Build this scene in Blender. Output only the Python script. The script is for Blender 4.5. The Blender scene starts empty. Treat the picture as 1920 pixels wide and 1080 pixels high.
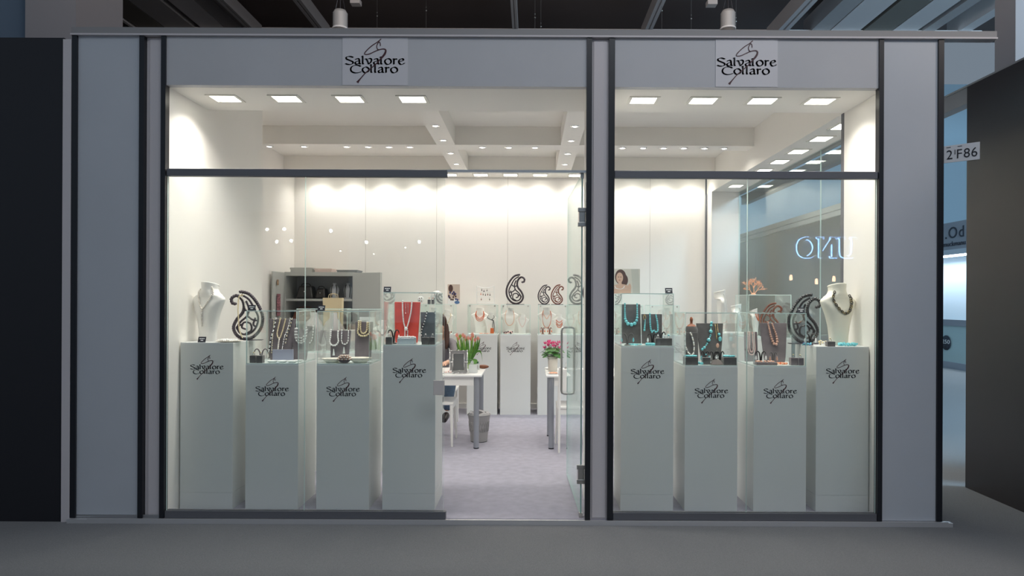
import bpy, math, random
from math import sin, cos, pi, radians as R
from mathutils import Vector, Matrix
random.seed(7)
S = bpy.context.scene
COL = S.collection
# ------------------------------------------------------------------ camera
F_PX = 1260.0; CAMY = -4.6; EYE = 1.5; PX0 = 995.0; PY0 = 562.0; ROLL = 0.0045
cam_d = bpy.data.cameras.new('camera'); cam = bpy.data.objects.new('camera', cam_d); COL.objects.link(cam)
cam_d.sensor_width = 36; cam_d.lens = F_PX / 1920 * 36
cam_d.shift_x = (960 - PX0) / 1920; cam_d.shift_y = (PY0 - 540) / 1920
cam_d.clip_end = 200; cam_d.clip_start = 0.05
cam.matrix_world = Matrix.Translation((0, CAMY, EYE)) @ Matrix.Rotation(R(90), 4, 'X') @ Matrix.Rotation(ROLL, 4, 'Z')
S.camera = cam
# ------------------------------------------------------------------ world, exposure
S.view_settings.view_transform = 'Standard'; S.view_settings.look = 'None'
S.view_settings.gamma = 1; S.view_settings.use_curve_mapping = False
S.view_settings.exposure = 0.13
S.cycles.transparent_max_bounces = 64
S.cycles.max_bounces = 10; S.cycles.diffuse_bounces = 8
W = bpy.data.worlds.new('hall_ambient'); S.world = W; W.use_nodes = True
W.node_tree.nodes['Background'].inputs[0].default_value = (0.66, 0.82, 1.0, 1)
W.node_tree.nodes['Background'].inputs[1].default_value = 0.235
def area_light(name, loc, rot, size, power, color=(1, 1, 1), size_y=None, spread=None, parent=None):
    d = bpy.data.lights.new(name, 'AREA'); d.energy = power; d.color = color; d.size = size
    if size_y: d.shape = 'RECTANGLE'; d.size_y = size_y
    if spread: d.spread = spread
    o = bpy.data.objects.new(name, d); COL.objects.link(o); o.location = loc; o.rotation_euler = rot
    if parent: o.parent = parent
    return o
HALL = area_light('hall_fill_light', (2.4, -5.2, 6.3), (R(22), 0, 0), 5.0, 112, (0.92, 0.95, 1.0), 2.0)  # added soft fill for hall and facade, out of view, no fixture
area_light('hall_fill_light', (7.4, 0.6, 6.0), (R(48), 0, R(-12)), 3.0, 1100, (0.50, 0.78, 1.0), 3.0)  # added blue fill brightening the far side aisle; unseen, no real lamp
area_light('hall_fill_light', (0.3, -1.6, 4.7), (R(152), 0, 0), 5.0, 150, (1.0, 0.88, 0.80), 1.0)  # added warm uplight that brightens the hall ceiling from out of view
area_light('hall_fill_light', (5.0, -2.6, 5.2), (R(20), R(25), 0), 1.0, 40, (1.0, 0.86, 0.76), 1.0)  # warm fill high at the right, no fixture built for it

# ------------------------------------------------------------------ pixel <-> metre helpers (measurement only)
def sc(Y): return F_PX / (Y - CAMY)
def px(x, y, Y):
    xr = x - PX0; yr = y - PY0
    x2 = xr + ROLL * yr; y2 = yr - ROLL * xr; s = sc(Y)
    return x2 / s, EYE - y2 / s
# ------------------------------------------------------------------ materials
MATS = {}
def mat(name, col, rough=0.5, metal=0.0, emit=None, es=0.0, bump=0.0, bscale=200.0, var=0.0, vscale=8.0, spec=0.5, sheen=0.0, alpha=1.0, coat=0.0):
    if name in MATS: return MATS[name]
    m = bpy.data.materials.new(name); m.use_nodes = True; nt = m.node_tree; b = nt.nodes['Principled BSDF']
    b.inputs['Base Color'].default_value = (*col, 1); b.inputs['Roughness'].default_value = rough
    b.inputs['Metallic'].default_value = metal; b.inputs['Specular IOR Level'].default_value = spec
    if sheen: b.inputs['Sheen Weight'].default_value = sheen
    if coat: b.inputs['Coat Weight'].default_value = coat
    if alpha < 1: b.inputs['Alpha'].default_value = alpha
    if emit: b.inputs['Emission Color'].default_value = (*emit, 1); b.inputs['Emission Strength'].default_value = es
    tc = nt.nodes.new('ShaderNodeTexCoord')
    if bump:
        n = nt.nodes.new('ShaderNodeTexNoise'); n.inputs['Scale'].default_value = bscale; n.inputs['Detail'].default_value = 3
        nt.links.new(tc.outputs['Object'], n.inputs['Vector'])
        bp = nt.nodes.new('ShaderNodeBump'); bp.inputs['Strength'].default_value = bump; bp.inputs['Distance'].default_value = 0.004
        nt.links.new(n.outputs['Fac'], bp.inputs['Height']); nt.links.new(bp.outputs['Normal'], b.inputs['Normal'])
    if var:
        n2 = nt.nodes.new('ShaderNodeTexNoise'); n2.inputs['Scale'].default_value = vscale; n2.inputs['Detail'].default_value = 4
        nt.links.new(tc.outputs['Object'], n2.inputs['Vector'])
        rmp = nt.nodes.new('ShaderNodeMapRange'); rmp.inputs['From Min'].default_value = 0.3; rmp.inputs['From Max'].default_value = 0.7
        rmp.inputs['To Min'].default_value = 1 - var; rmp.inputs['To Max'].default_value = 1 + var
        nt.links.new(n2.outputs['Fac'], rmp.inputs['Value'])
        mx = nt.nodes.new('ShaderNodeVectorMath'); mx.operation = 'SCALE'
        mx.inputs[0].default_value = col; nt.links.new(rmp.outputs['Result'], mx.inputs['Scale'])
        nt.links.new(mx.outputs['Vector'], b.inputs['Base Color'])
    MATS[name] = m
    return m
def glass_mat(name, tint, f0=0.04, rough=0.0):
    m = bpy.data.materials.new(name); m.use_nodes = True; nt = m.node_tree; nt.nodes.clear()
    out = nt.nodes.new('ShaderNodeOutputMaterial'); mix = nt.nodes.new('ShaderNodeMixShader')
    tr = nt.nodes.new('ShaderNodeBsdfTransparent'); tr.inputs[0].default_value = (*tint, 1)
    gl = nt.nodes.new('ShaderNodeBsdfGlossy'); gl.inputs['Roughness'].default_value = rough; gl.inputs[0].default_value = (.93, 1, .98, 1)
    g = nt.nodes.new('ShaderNodeNewGeometry'); dot = nt.nodes.new('ShaderNodeVectorMath'); dot.operation = 'DOT_PRODUCT'
    nt.links.new(g.outputs['Incoming'], dot.inputs[0]); nt.links.new(g.outputs['Normal'], dot.inputs[1])
    ab = nt.nodes.new('ShaderNodeMath'); ab.operation = 'ABSOLUTE'; nt.links.new(dot.outputs['Value'], ab.inputs[0])
    inv = nt.nodes.new('ShaderNodeMath'); inv.operation = 'SUBTRACT'; inv.inputs[0].default_value = 1; nt.links.new(ab.outputs[0], inv.inputs[1])
    pw = nt.nodes.new('ShaderNodeMath'); pw.operation = 'POWER'; pw.inputs[1].default_value = 5; nt.links.new(inv.outputs[0], pw.inputs[0])
    ml = nt.nodes.new('ShaderNodeMath'); ml.operation = 'MULTIPLY_ADD'; ml.inputs[1].default_value = 1 - f0; ml.inputs[2].default_value = f0
    nt.links.new(pw.outputs[0], ml.inputs[0]); nt.links.new(ml.outputs[0], mix.inputs[0])
    nt.links.new(tr.outputs[0], mix.inputs[1]); nt.links.new(gl.outputs[0], mix.inputs[2]); nt.links.new(mix.outputs[0], out.inputs[0])
    MATS[name] = m
    return m
WALL = mat('white_laminate', (.87, .84, .81), .45, bump=.03, bscale=60)
WALLW = mat('warm_white_panel', (.87, .845, .80), .5, bump=.03, bscale=60)
FASC = mat('grey_white_fascia', (.56, .565, .59), .5, bump=.04, bscale=90, var=.03, vscale=2)
COLM = mat('column_panel', (.53, .56, .61), .4, bump=.02, bscale=40, var=.03, vscale=1.5)
REVEAL = mat('reveal_profile', (.66, .62, .64), .4)
BLACK = mat('black_strip', (.012, .014, .020), .35)
CHAR = mat('anodised_rail', (.15, .155, .175), .4, metal=.2)
TOPR = mat('top_rail_grey', (.30, .295, .30), .5)
THRES = mat('threshold_metal', (.62, .62, .64), .35, metal=.4)
PLATE = mat('satin_plate', (.72, .67, .64), .35, metal=.0)
ALU = mat('aluminium', (.62, .63, .65), .28, metal=.9)
STEEL = mat('brushed_steel', (.55, .54, .52), .3, metal=1.0)
DARKW = mat('dark_brown_wall', (.040, .034, .036), .38, bump=.03, bscale=30)
DARKL = mat('dark_navy_wall', (.014, .014, .020), .5, bump=.02, bscale=30)
CARPET = mat('hall_carpet', (.175, .18, .19), .95, bump=.9, bscale=420, var=.22, vscale=160, sheen=.2)
CARPIN = mat('booth_carpet', (.34, .33, .40), .95, bump=.6, bscale=420, var=.10, vscale=14, sheen=.2)
PEDM = mat('pedestal_white', (.74, .755, .735), .35, bump=.01)
PEDT = mat('pedestal_top_white', (.85, .86, .85), .3)
GLASS = glass_mat('pane_glass', (.985, .998, .993), .042)
CASEG = glass_mat('case_glass', (.994, .999, .997), .018)
GEDGE = mat('glass_edge', (.42, .66, .60), .15, spec=.8)
GEDGE_L = mat('glass_edge_bright', (.75, .90, .87), .15, spec=.8)
LAMPG = mat('lamp_diffuser', (1, 1, .95), .5, emit=(1.0, .96, .84), es=9)
LAMPR = mat('downlight_lens', (1, 1, .95), .5, emit=(1.0, .97, .90), es=7)
LFRAME = mat('lamp_frame_white', (.82, .80, .74), .4)
INK = mat('logo_ink', (.012, .012, .022), .4)
INKR = mat('logo_maroon', (.075, .018, .025), .4)
BUSTW = mat('bust_white', (.86, .84, .80), .55, bump=.05, bscale=300)
SUEDE = mat('grey_suede', (.115, .105, .105), .85, bump=.3, bscale=500, var=.18, vscale=22, sheen=.3)
SUEDEM = mat('mauve_suede', (.17, .14, .15), .85, bump=.3, bscale=500, var=.15, vscale=18, sheen=.3)
REDV = mat('red_velvet', (.66, .055, .035), .75, bump=.3, bscale=300, var=.12, vscale=14, sheen=.3)
PEARL = mat('pearl', (.86, .80, .72), .22, coat=.6)
PEARLW = mat('pearl_white', (.90, .89, .88), .2, coat=.6)
PEARLG = mat('pearl_gold', (.78, .66, .42), .22, coat=.6)
PEARLC = mat('pearl_copper', (.62, .36, .27), .22, coat=.6)
PEARLD = mat('pearl_grey', (.40, .38, .37), .2, coat=.7)
TURQ = mat('turquoise', (.18, .60, .66), .25, var=.15, vscale=90, coat=.4)
CORAL = mat('coral_orange', (.72, .17, .06), .35)
CORALP = mat('coral_peach', (.86, .47, .30), .5)
PINKB = mat('pink_bead', (.80, .52, .48), .3)
SILVER = mat('silver', (.78, .78, .78), .2, metal=1)
GOLDM = mat('gold', (.75, .55, .25), .25, metal=1)
BLKB = mat('black_bead', (.02, .018, .022), .25, coat=.5)
PAISD = mat('paisley_dark', (.045, .032, .045), .35, coat=.3)
PAISB = mat('paisley_brown', (.20, .055, .03), .4, coat=.3)
SHELL = mat('shell', (.82, .77, .68), .35, var=.1, vscale=40, coat=.3)
WHITEG = mat('white_glaze', (.88, .88, .87), .25)
WHITEP = mat('white_plastic', (.84, .83, .80), .4)
TLEG = mat('grey_metal_leg', (.36, .38, .42), .35, metal=.5)
SKIN = mat('skin', (.62, .36, .25), .5)
HAIR = mat('brown_hair', (.055, .022, .014), .5, bump=.5, bscale=80)
SHIRT = mat('grey_shirt', (.20, .185, .20), .8, bump=.3, bscale=90, var=.1, vscale=12)
JEANS = mat('blue_jeans', (.10, .16, .24), .85, bump=.3, bscale=400, var=.12, vscale=30)
SHOE = mat('dark_shoe', (.035, .025, .025), .4)
LEAF = mat('leaf_green', (.09, .24, .035), .45, var=.25, vscale=30)
LEAFD = mat('leaf_dark', (.045, .17, .03), .45, var=.3, vscale=30)
STEMG = mat('tulip_stem', (.26, .42, .06), .5)
TULIP = mat('tulip_petal', (.80, .33, .25), .5, var=.2, vscale=30)
CYCL = mat('cyclamen_petal', (.85, .10, .30), .5, var=.15, vscale=40)
CABM = mat('cabinet_grey', (.46, .47, .45), .45)
CABI = mat('cabinet_inside', (.30, .31, .33), .6)
WICK = mat('basket_grey', (.34, .335, .33), .5)
LEATH = mat('brown_leather', (.20, .07, .035), .45, var=.2, vscale=20)
BLKLE = mat('black_leather', (.02, .016, .016), .4)
CREAM = mat('cream_paper', (.74, .60, .38), .6)
CEILD = mat('hall_ceiling_dark', (.13, .105, .10), .9)
BEAMG = mat('ceiling_beam_grey', (.38, .365, .37), .6)
BEAML = mat('ceiling_duct_light', (.62, .60, .61), .6)
BEAMD = mat('ceiling_duct_dark', (.16, .15, .13), .7)
TAN = mat('bag_tan', (.50, .36, .28), .6)

# ------------------------------------------------------------------ mesh builder
class MB:
    def __init__(s): s.v = []; s.f = []; s.m = []; s.sm = []
    def add(s, vs, fs, m=0, smooth=False):
        o = len(s.v); s.v += [tuple(p) for p in vs]
        for f in fs: s.f.append(tuple(o + i for i in f)); s.m.append(m); s.sm.append(smooth)
        return s
    def box(s, x0, x1, y0, y1, z0, z1, m=0, ms=None):
        vs = [(x0, y0, z0), (x1, y0, z0), (x1, y1, z0), (x0, y1, z0), (x0, y0, z1), (x1, y0, z1), (x1, y1, z1), (x0, y1, z1)]
        fs = [(0, 3, 2, 1), (4, 5, 6, 7), (0, 1, 5, 4), (1, 2, 6, 5), (2, 3, 7, 6), (3, 0, 4, 7)]
        for i, f in enumerate(fs): s.add(vs if i == 0 else [], [], m)  if False else None
        o = len(s.v); s.v += vs
        for i, f in enumerate(fs):
            s.f.append(tuple(o + k for k in f)); s.m.append(ms[i] if ms else m); s.sm.append(False)
        return s
    def obox(s, c, u, v, w, m=0):           # oriented box: centre, half vectors
        c, u, v, w = map(Vector, (c, u, v, w)); vs = []
        for k in (-1, 1):
            for (a, b) in ((-1, -1), (1, -1), (1, 1), (-1, 1)): vs.append(c + u * a + v * b + w * k)
        return s.add(vs, [(0, 3, 2, 1), (4, 5, 6, 7), (0, 1, 5, 4), (1, 2, 6, 5), (2, 3, 7, 6), (3, 0, 4, 7)], m)
    def tube(s, pts, r, n=8, m=0, cap=True, closed=False, flat=1.0):
        pts = [Vector(p) for p in pts]; N = len(pts); rr = r if isinstance(r, (list, tuple)) else [r] * N
        up = None; vs = []
        for i in range(N):
            a = pts[i - 1] if (i > 0 or closed) else pts[0]; b = pts[(i + 1) % N] if (i < N - 1 or closed) else pts[-1]
            t = (b - a)
            t = t.normalized() if t.length > 1e-9 else Vector((0, 0, 1))
            if up is None: up = Vector((0, 0, 1)) if abs(t.z) < .9 else Vector((0, 1, 0))
            side = t.cross(up)
            if side.length < 1e-6: side = t.cross(Vector((1, 0, 0)))
            side.normalize(); up = side.cross(t).normalized()
            for k in range(n):
                an = 2 * pi * k / n; vs.append(pts[i] + (side * cos(an) + up * sin(an) * flat) * rr[i])
        fs = []
        L = N if closed else N - 1
        for i in range(L):
            j = (i + 1) % N
            for k in range(n): fs.append((i * n + k, i * n + (k + 1) % n, j * n + (k + 1) % n, j * n + k))
        s.add(vs, fs, m, True)
        if cap and not closed:
            s.add(vs[:n], [tuple(reversed(range(n)))], m); s.add(vs[-n:], [tuple(range(n))], m)
        return s
    def lathe(s, prof, c=(0, 0, 0), n=20, m=0, sx=1.0, sy=1.0, smooth=True, cap=True):
        vs = []
        for (r, z) in prof:
            for k in range(n):
                a = 2 * pi * k / n; vs.append((c[0] + r * cos(a) * sx, c[1] + r * sin(a) * sy, c[2] + z))
        fs = []
        for i in range(len(prof) - 1):
            for k in range(n): fs.append((i * n + k, i * n + (k + 1) % n, (i + 1) * n + (k + 1) % n, (i + 1) * n + k))
        s.add(vs, fs, m, smooth)
        if cap:
            if prof[0][0] > 1e-5: s.add(vs[:n], [tuple(reversed(range(n)))], m)
            if prof[-1][0] > 1e-5: s.add(vs[-n:], [tuple(range(n))], m)
        return s
    def ball(s, c, r, n=8, h=6, m=0, sc3=(1, 1, 1)):
        vs = [(c[0], c[1], c[2] - r * sc3[2])]
        for i in range(1, h):
            p = -pi / 2 + pi * i / h
            for k in range(n):
                a = 2 * pi * k / n; vs.append((c[0] + r * cos(p) * cos(a) * sc3[0], c[1] + r * cos(p) * sin(a) * sc3[1], c[2] + r * sin(p) * sc3[2]))
        vs.append((c[0], c[1], c[2] + r * sc3[2])); fs = []
        for k in range(n): fs.append((0, 1 + (k + 1) % n, 1 + k))
        for i in range(h - 2):
            for k in range(n): fs.append((1 + i * n + k, 1 + i * n + (k + 1) % n, 1 + (i + 1) * n + (k + 1) % n, 1 + (i + 1) * n + k))
        l = len(vs) - 1
        for k in range(n): fs.append((l, 1 + (h - 2) * n + k, 1 + (h - 2) * n + (k + 1) % n))
        return s.add(vs, fs, m, True)
    def xform(s, M, start=0):
        for i in range(start, len(s.v)): s.v[i] = tuple(M @ Vector(s.v[i]))
        return s
    def build(s, name, mats, parent=None, loc=(0, 0, 0), rz=0.0, bevel=0.0, subsurf=0):
        me = bpy.data.meshes.new(name); me.from_pydata(s.v, [], s.f)
        if not isinstance(mats, (list, tuple)): mats = [mats]
        for k in mats: me.materials.append(k)
        me.polygons.foreach_set('material_index', s.m); me.polygons.foreach_set('use_smooth', s.sm); me.update()
        o = bpy.data.objects.new(name, me); COL.objects.link(o); o.location = loc; o.rotation_euler = (0, 0, rz)
        if parent: o.parent = parent
        if bevel:
            b = o.modifiers.new('bevel', 'BEVEL'); b.width = bevel; b.segments = 2; b.limit_method = 'ANGLE'
        if subsurf:
            q = o.modifiers.new('sub', 'SUBSURF'); q.levels = subsurf; q.render_levels = subsurf
        return o
def tag(o, label, cat, group=None, kind=None):
    if label: o['label'] = label
    if cat: o['category'] = cat
    if group: o['group'] = group
    if kind: o['kind'] = kind
    return o
def thing(name, label, cat, loc=(0, 0, 0), rz=0.0, group=None):
    o = bpy.data.objects.new(name, None); COL.objects.link(o); o.location = loc; o.rotation_euler = (0, 0, rz)
    o.empty_display_size = .05
    return tag(o, label, cat, group)
def struct(name, mb, m, label=None, bevel=0.0):
    o = mb.build(name, m, bevel=bevel); o['kind'] = 'structure'
    if label: o['label'] = label
    return o
def spline(P, n=6, closed=False):
    P = [Vector(p) for p in P]; out = []; N = len(P)
    rng = range(N) if closed else range(N - 1)
    for i in rng:
        if closed: a, b, c, d = P[i - 1], P[i], P[(i + 1) % N], P[(i + 2) % N]
        else: a, b, c, d = P[max(i - 1, 0)], P[i], P[i + 1], P[min(i + 2, N - 1)]
        for k in range(n):
            t = k / n
            out.append(.5 * ((2 * b) + (c - a) * t + (2 * a - 5 * b + 4 * c - d) * t * t + (3 * b - a - 3 * c + d) * t ** 3))
    if not closed: out.append(P[-1])
    return out
def resample(pts, step):
    out = [pts[0]]; acc = 0.0
    for i in range(1, len(pts)):
        a, b = Vector(pts[i - 1]), Vector(pts[i]); L = (b - a).length; pos = 0.0
        while L > 0 and acc + (L - pos) >= step:
            pos += step - acc; acc = 0.0; out.append(a + (b - a) * (pos / L))
        acc += L - pos
    return out
# ------------------------------------------------------------------ lettering: broad-nib strokes
def nib(mb, pts, w, ang, m=0, y=0.0, thin=.18):
    pts = [Vector((p[0], p[1])) for p in spline([(p[0], p[1], 0) for p in pts], 6)]
    a = Vector((cos(ang), sin(ang))) * w / 2; b = Vector((-sin(ang), cos(ang))) * w / 2 * thin
    cr = [a + b, a - b, -a - b, -a + b]
    for i in range(len(pts) - 1):
        P = [pts[i] + c for c in cr] + [pts[i + 1] + c for c in cr]
        h = hull(P); n = len(h)
        mb.add([(q[0], y, q[1]) for q in h], [tuple(range(n))], m)
def hull(P):
    P = sorted(set((round(p[0], 7), round(p[1], 7)) for p in P))
    def half(Q):
        o = []
        for p in Q:
            while len(o) >= 2 and (o[-1][0] - o[-2][0]) * (p[1] - o[-2][1]) - (o[-1][1] - o[-2][1]) * (p[0] - o[-2][0]) <= 0: o.pop()
            o.append(p)
        return o
    lo = half(P); up = half(P[::-1]); return lo[:-1] + up[:-1]
LET = {  # strokes in a unit box, x 0..w, z 0..1 (x-height 0..0.72)
 'S': [[(.92, .86), (.75, .93), (.45, .98), (.14, .86), (.18, .66), (.5, .52), (.88, .34), (.92, .14), (.62, .0), (.3, .02), (.08, .1)]],
 'C': [[(.96, .82), (.8, .93), (.5, .97), (.16, .78), (.04, .46), (.14, .16), (.45, .0), (.8, .04), (1., .14)]],
 'a': [[(.2, .58), (.45, .70), (.72, .62), (.78, .3), (.80, .08), (.95, .02)], [(.76, .42), (.4, .36), (.12, .2), (.25, .02), (.55, .04), (.76, .16)]],
 'l': [[(.1, .95), (.28, .98), (.3, .5), (.3, .1), (.5, .02)]],
 't': [[(.1, .9), (.3, .98), (.32, .5), (.32, .1), (.55, .02)]],
 'v': [[(.05, .66), (.25, .6), (.5, .02)], [(.5, .02), (.78, .3), (.85, .62), (.62, .74), (.5, .7)]],
 'o': [[(.5, .72), (.18, .58), (.08, .32), (.3, .04), (.6, .03), (.88, .22), (.88, .5), (.62, .70), (.4, .7)]],
 'r': [[(.12, .66), (.26, .68), (.28, .3), (.28, .02)], [(.28, .5), (.55, .68), (.8, .62)]],
 'e': [[(.12, .36), (.6, .44), (.84, .58), (.6, .72), (.22, .58), (.1, .3), (.35, .02), (.7, .04), (.95, .16)]],
}
LOGO = [('S', 100, 270, 575, 165), ('a', 285, 415, 568, 160), ('l', 430, 500, 568, 160), ('v', 490, 650, 570, 160), ('a', 655, 785, 568, 160),
        ('t', 790, 870, 568, 150), ('o', 880, 1030, 572, 165), ('r', 1040, 1150, 568, 160), ('e', 1155, 1285, 570, 160),
        ('C', 205, 415, 742, 160), ('o', 435, 590, 738, 160), ('l', 598, 668, 735, 160), ('l', 676, 746, 735, 160), ('a', 750, 872, 735, 155), ('r', 885, 995, 735, 155), ('o', 1000, 1155, 738, 160)]
SW = [(815, 65), (750, 122), (640, 195), (545, 280), (488, 350), (510, 376), (590, 362), (690, 315), (780, 278), (862, 264), (908, 285), (895, 350), (850, 415), (800, 470), (720, 560), (610, 655), (510, 740), (430, 830), (372, 900), (345, 935)]
SC = [(800, 205), (796, 150), (772, 125), (735, 185), (732, 245), (768, 288)]
def logo_mb(width, detail=True):
    mb = MB(); k = width / 1180.0
    f = lambda x, y: ((x - 690) * k, (500 - y) * k)
    for (ch, x0, x1, yb, h) in LOGO:
        for st in LET[ch]:
            nib(mb, [f(x0 + p[0] * (x1 - x0), yb - p[1] * h) for p in st], 33 * k, R(18), 0, 0.0, .28)
    sw = spline([(*f(*p), 0) for p in SW], 5); n = len(sw)
    for i in range(n - 1):
        w = (9 + 11 * math.exp(-((i / n - .58) / .09) ** 2) + 15 * math.exp(-((i / n - .97) / .05) ** 2)) * k
        a, b = sw[i], sw[i + 1]; d = (b - a).normalized(); nn = Vector((-d.y, d.x, 0)) * w
        mb.add([(a.x + nn.x, -.0004, a.y + nn.y), (a.x - nn.x, -.0004, a.y - nn.y), (b.x - nn.x - 0 * d.x, -.0004, b.y - nn.y), (b.x + nn.x, -.0004, b.y + nn.y)], [(0, 1, 2, 3)], 1)
    s2 = spline([(*f(*p), 0) for p in SC], 5)
    for i in range(len(s2) - 1):
        a, b = s2[i], s2[i + 1]; d = (b - a).normalized(); nn = Vector((-d.y, d.x, 0)) * 9 * k
        mb.add([(a.x + nn.x, -.0004, a.y + nn.y), (a.x - nn.x, -.0004, a.y - nn.y), (b.x - nn.x, -.0004, b.y - nn.y), (b.x + nn.x, -.0004, b.y + nn.y)], [(0, 1, 2, 3)], 1)
    return mb
def text_obj(txt, size, m, name, parent=None, extrude=0.001, loc=(0, 0, 0), rot=(R(90), 0, 0), align='CENTER', shear=0.0, sx=1.0):
    cu = bpy.data.curves.new('t', 'FONT'); cu.body = txt; cu.size = size; cu.extrude = extrude; cu.align_x = align; cu.shear = shear
    t = bpy.data.objects.new('t', cu); COL.objects.link(t); bpy.context.view_layer.update()
    me = bpy.data.meshes.new_from_object(t.evaluated_get(bpy.context.evaluated_depsgraph_get()))
    bpy.data.objects.remove(t); me.materials.clear(); me.materials.append(m)
    o = bpy.data.objects.new(name, me); COL.objects.link(o); o.location = loc; o.rotation_euler = rot; o.scale = (sx, 1, 1)
    if parent: o.parent = parent
    return o
POW_SQ = 5.3
# ================================================================== SETTING
FL = -0.03                       # hall floor; the booth floor is raised to z = 0
struct('floor', MB().box(-14, 16, -14, 18, FL - .1, FL), CARPET, 'dark grey hall carpet')
struct('floor_booth', MB().box(-3.3, 2.8, .0, 4.72, FL + .001, 0.0), CARPIN, 'pale grey lavender carpet inside the booth')
# side walls and back wall of the booth
struct('wall_left', MB().box(-3.13, -2.505, 0.03, 1.66, 0, 3.28).box(-3.34, -3.13, 1.2, 1.66, 0, 3.28), WALLW)
struct('wall_left_inner', MB().box(-3.34, -3.26, 1.66, 4.74, 0, 3.44), WALL)
bw = MB().box(-3.34, 2.40, 4.66, 4.74, 0, 3.44)
for k in range(1, 6): bw.box(-3.26 + k * .98 - .0015, -3.26 + k * .98 + .0015, 4.6585, 4.662, .07, 3.2, 1)
struct('wall_back', bw, [WALL, mat('panel_joint', (.35, .33, .30), .6)])
struct('wall_back_right', MB().box(2.42, 2.80, 4.40, 4.74, 0, 2.956), WALL)
struct('trim_1', MB().box(2.403, 2.418, 4.63, 4.66, 0, 2.96), CHAR)
struct('baseboard_back', MB().box(-3.26, 2.39, 4.645, 4.66, 0, .07), WHITEP)
struct('ceiling', MB().box(-3.34, 2.84, 0.60, 4.74, 3.38, 3.43), WALLW)
# soffits and beams
struct('trim_soffit_front', MB().box(-2.505, 2.42, 0.046, .598, 2.956, 3.335), WALLW)
struct('trim_soffit_side', MB().box(2.42, 2.80, .60, 4.66, 2.957, 3.379), WALLW)
struct('trim_soffit_rear', MB().box(-3.26, 2.42, 4.24, 4.66, 3.18, 3.379), WALLW)
struct('trim_beam_cross', MB().box(-3.26, 2.42, 2.70, 2.94, 3.18, 3.379), WALLW)
for nm, x0 in (('trim_beam_deep_left', -1.03), ('trim_beam_deep_right', .32)):
    struct(nm, MB().box(x0, x0 + .20, .60, 4.24, 3.181, 3.379), WALLW)
# facade: columns, strips, stub walls
struct('wall_stub_middle', MB().box(.41, .53, .02, .60, 0, 2.956), WALLW)
struct('wall_stub_right', MB().box(2.42, 2.80, .03, .60, 0, 3.285), WALLW)
struct('trim_post_corner', MB().box(2.415, 2.45, .60, .64, 0, 2.956), CHAR)
struct('wall_front_left', MB().box(-3.10, -2.675, -.005, .03, 0, 3.29), COLM)
struct('wall_front_right', MB().box(2.40, 2.775, -.005, .03, 0, 3.29), COLM)
struct('wall_pillar_middle', MB().box(.412, .528, .005, .02, 0, 3.285).box(.425, .515, -.002, .006, .012, 3.27), REVEAL)
struct('wall_reveal_left', MB().box(-2.64, -2.527, .012, .03, 0, 3.285).box(-2.615, -2.54, .004, .014, .01, 3.27), REVEAL)
for i, (a, b) in enumerate(((-3.135, -3.10), (-2.675, -2.642), (-2.527, -2.495), (.376, .412), (.528, .568), (2.37, 2.402), (2.775, 2.812))):
    struct('trim_strip_%d' % (i + 1), MB().box(a, b, -.02, .03, 0, 3.288), BLACK)
struct('trim_strip_side', MB().box(2.785, 2.812, .031, .56, 0, 3.288), BLACK)
struct('wall_fascia_left', MB().box(-2.495, .376, -.008, .045, 2.956, 3.288), FASC)
struct('wall_fascia_right', MB().box(.568, 2.37, -.008, .045, 2.956, 3.288), FASC)
struct('trim_top_rail', MB().box(-3.14, 3.17, -.03, .04, 3.289, 3.300, 1).box(-3.14, 3.17, -.02, .04, 3.300, 3.345, 0), [TOPR, REVEAL])
struct('trim_side_rail', MB().box(2.77, 2.81, .56, 4.74, 3.29, 3.345).box(2.80, 2.815, .56, 4.74, 2.92, 3.05), [CHAR])
struct('trim_threshold', MB().box(-3.14, 2.87, -.045, .0, FL, -.003).box(-3.0, 2.84, -.045, -.040, -.003, .004), THRES)
struct('trim_sill_left', MB().box(-2.49, -.575, -.015, .035, 0, .048), CHAR)
struct('trim_sill_right', MB().box(.57, 2.368, -.015, .035, 0, .048), CHAR)
struct('trim_sill_left_base', MB().box(-3.10, -2.53, -.012, -.006, .0, .02), ALU)
# glazing rails
struct('trim_glass_rail_left', MB().box(-2.49, -.575, -.012, .03, 2.335, 2.385), CHAR, bevel=.003)
struct('trim_glass_rail_door', MB().box(-.58, .376, .0, .03, 2.372, 2.388), ALU)
struct('trim_glass_rail_right', MB().box(.57, 2.368, -.012, .03, 2.335, 2.385), CHAR, bevel=.003)
def pane(name, x0, x1, y0, y1, z0, z1, label=None):
    # thin glass slab: big faces clear, edges green
    thin_y = (y1 - y0) < (x1 - x0)
    ms = [1, 1, 0, 1, 0, 1] if thin_y else [1, 1, 1, 0, 1, 0]
    return struct(name, MB().box(x0, x1, y0, y1, z0, z1, ms=ms), [GLASS, GEDGE_L], label)
pane('window_1', -2.492, -1.549, .006, .016, .048, 2.335, 'outer left shop window pane')
pane('window_2', -1.546, -.592, .006, .016, .048, 2.335, 'inner left shop window pane beside the doorway')
pane('window_3', .570, 1.483, .006, .016, .048, 2.335, 'shop window pane right of the middle pillar')
pane('window_4', 1.486, 2.368, .006, .016, .048, 2.335, 'shop window pane at the right corner')
pane('window_5', 2.780, 2.790, .65, 1.86, 0.0, 2.956, 'front side window pane of the booth')
pane('window_6', 2.780, 2.790, 1.864, 4.39, 0.0, 2.956, 'rear side window pane of the booth')
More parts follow.
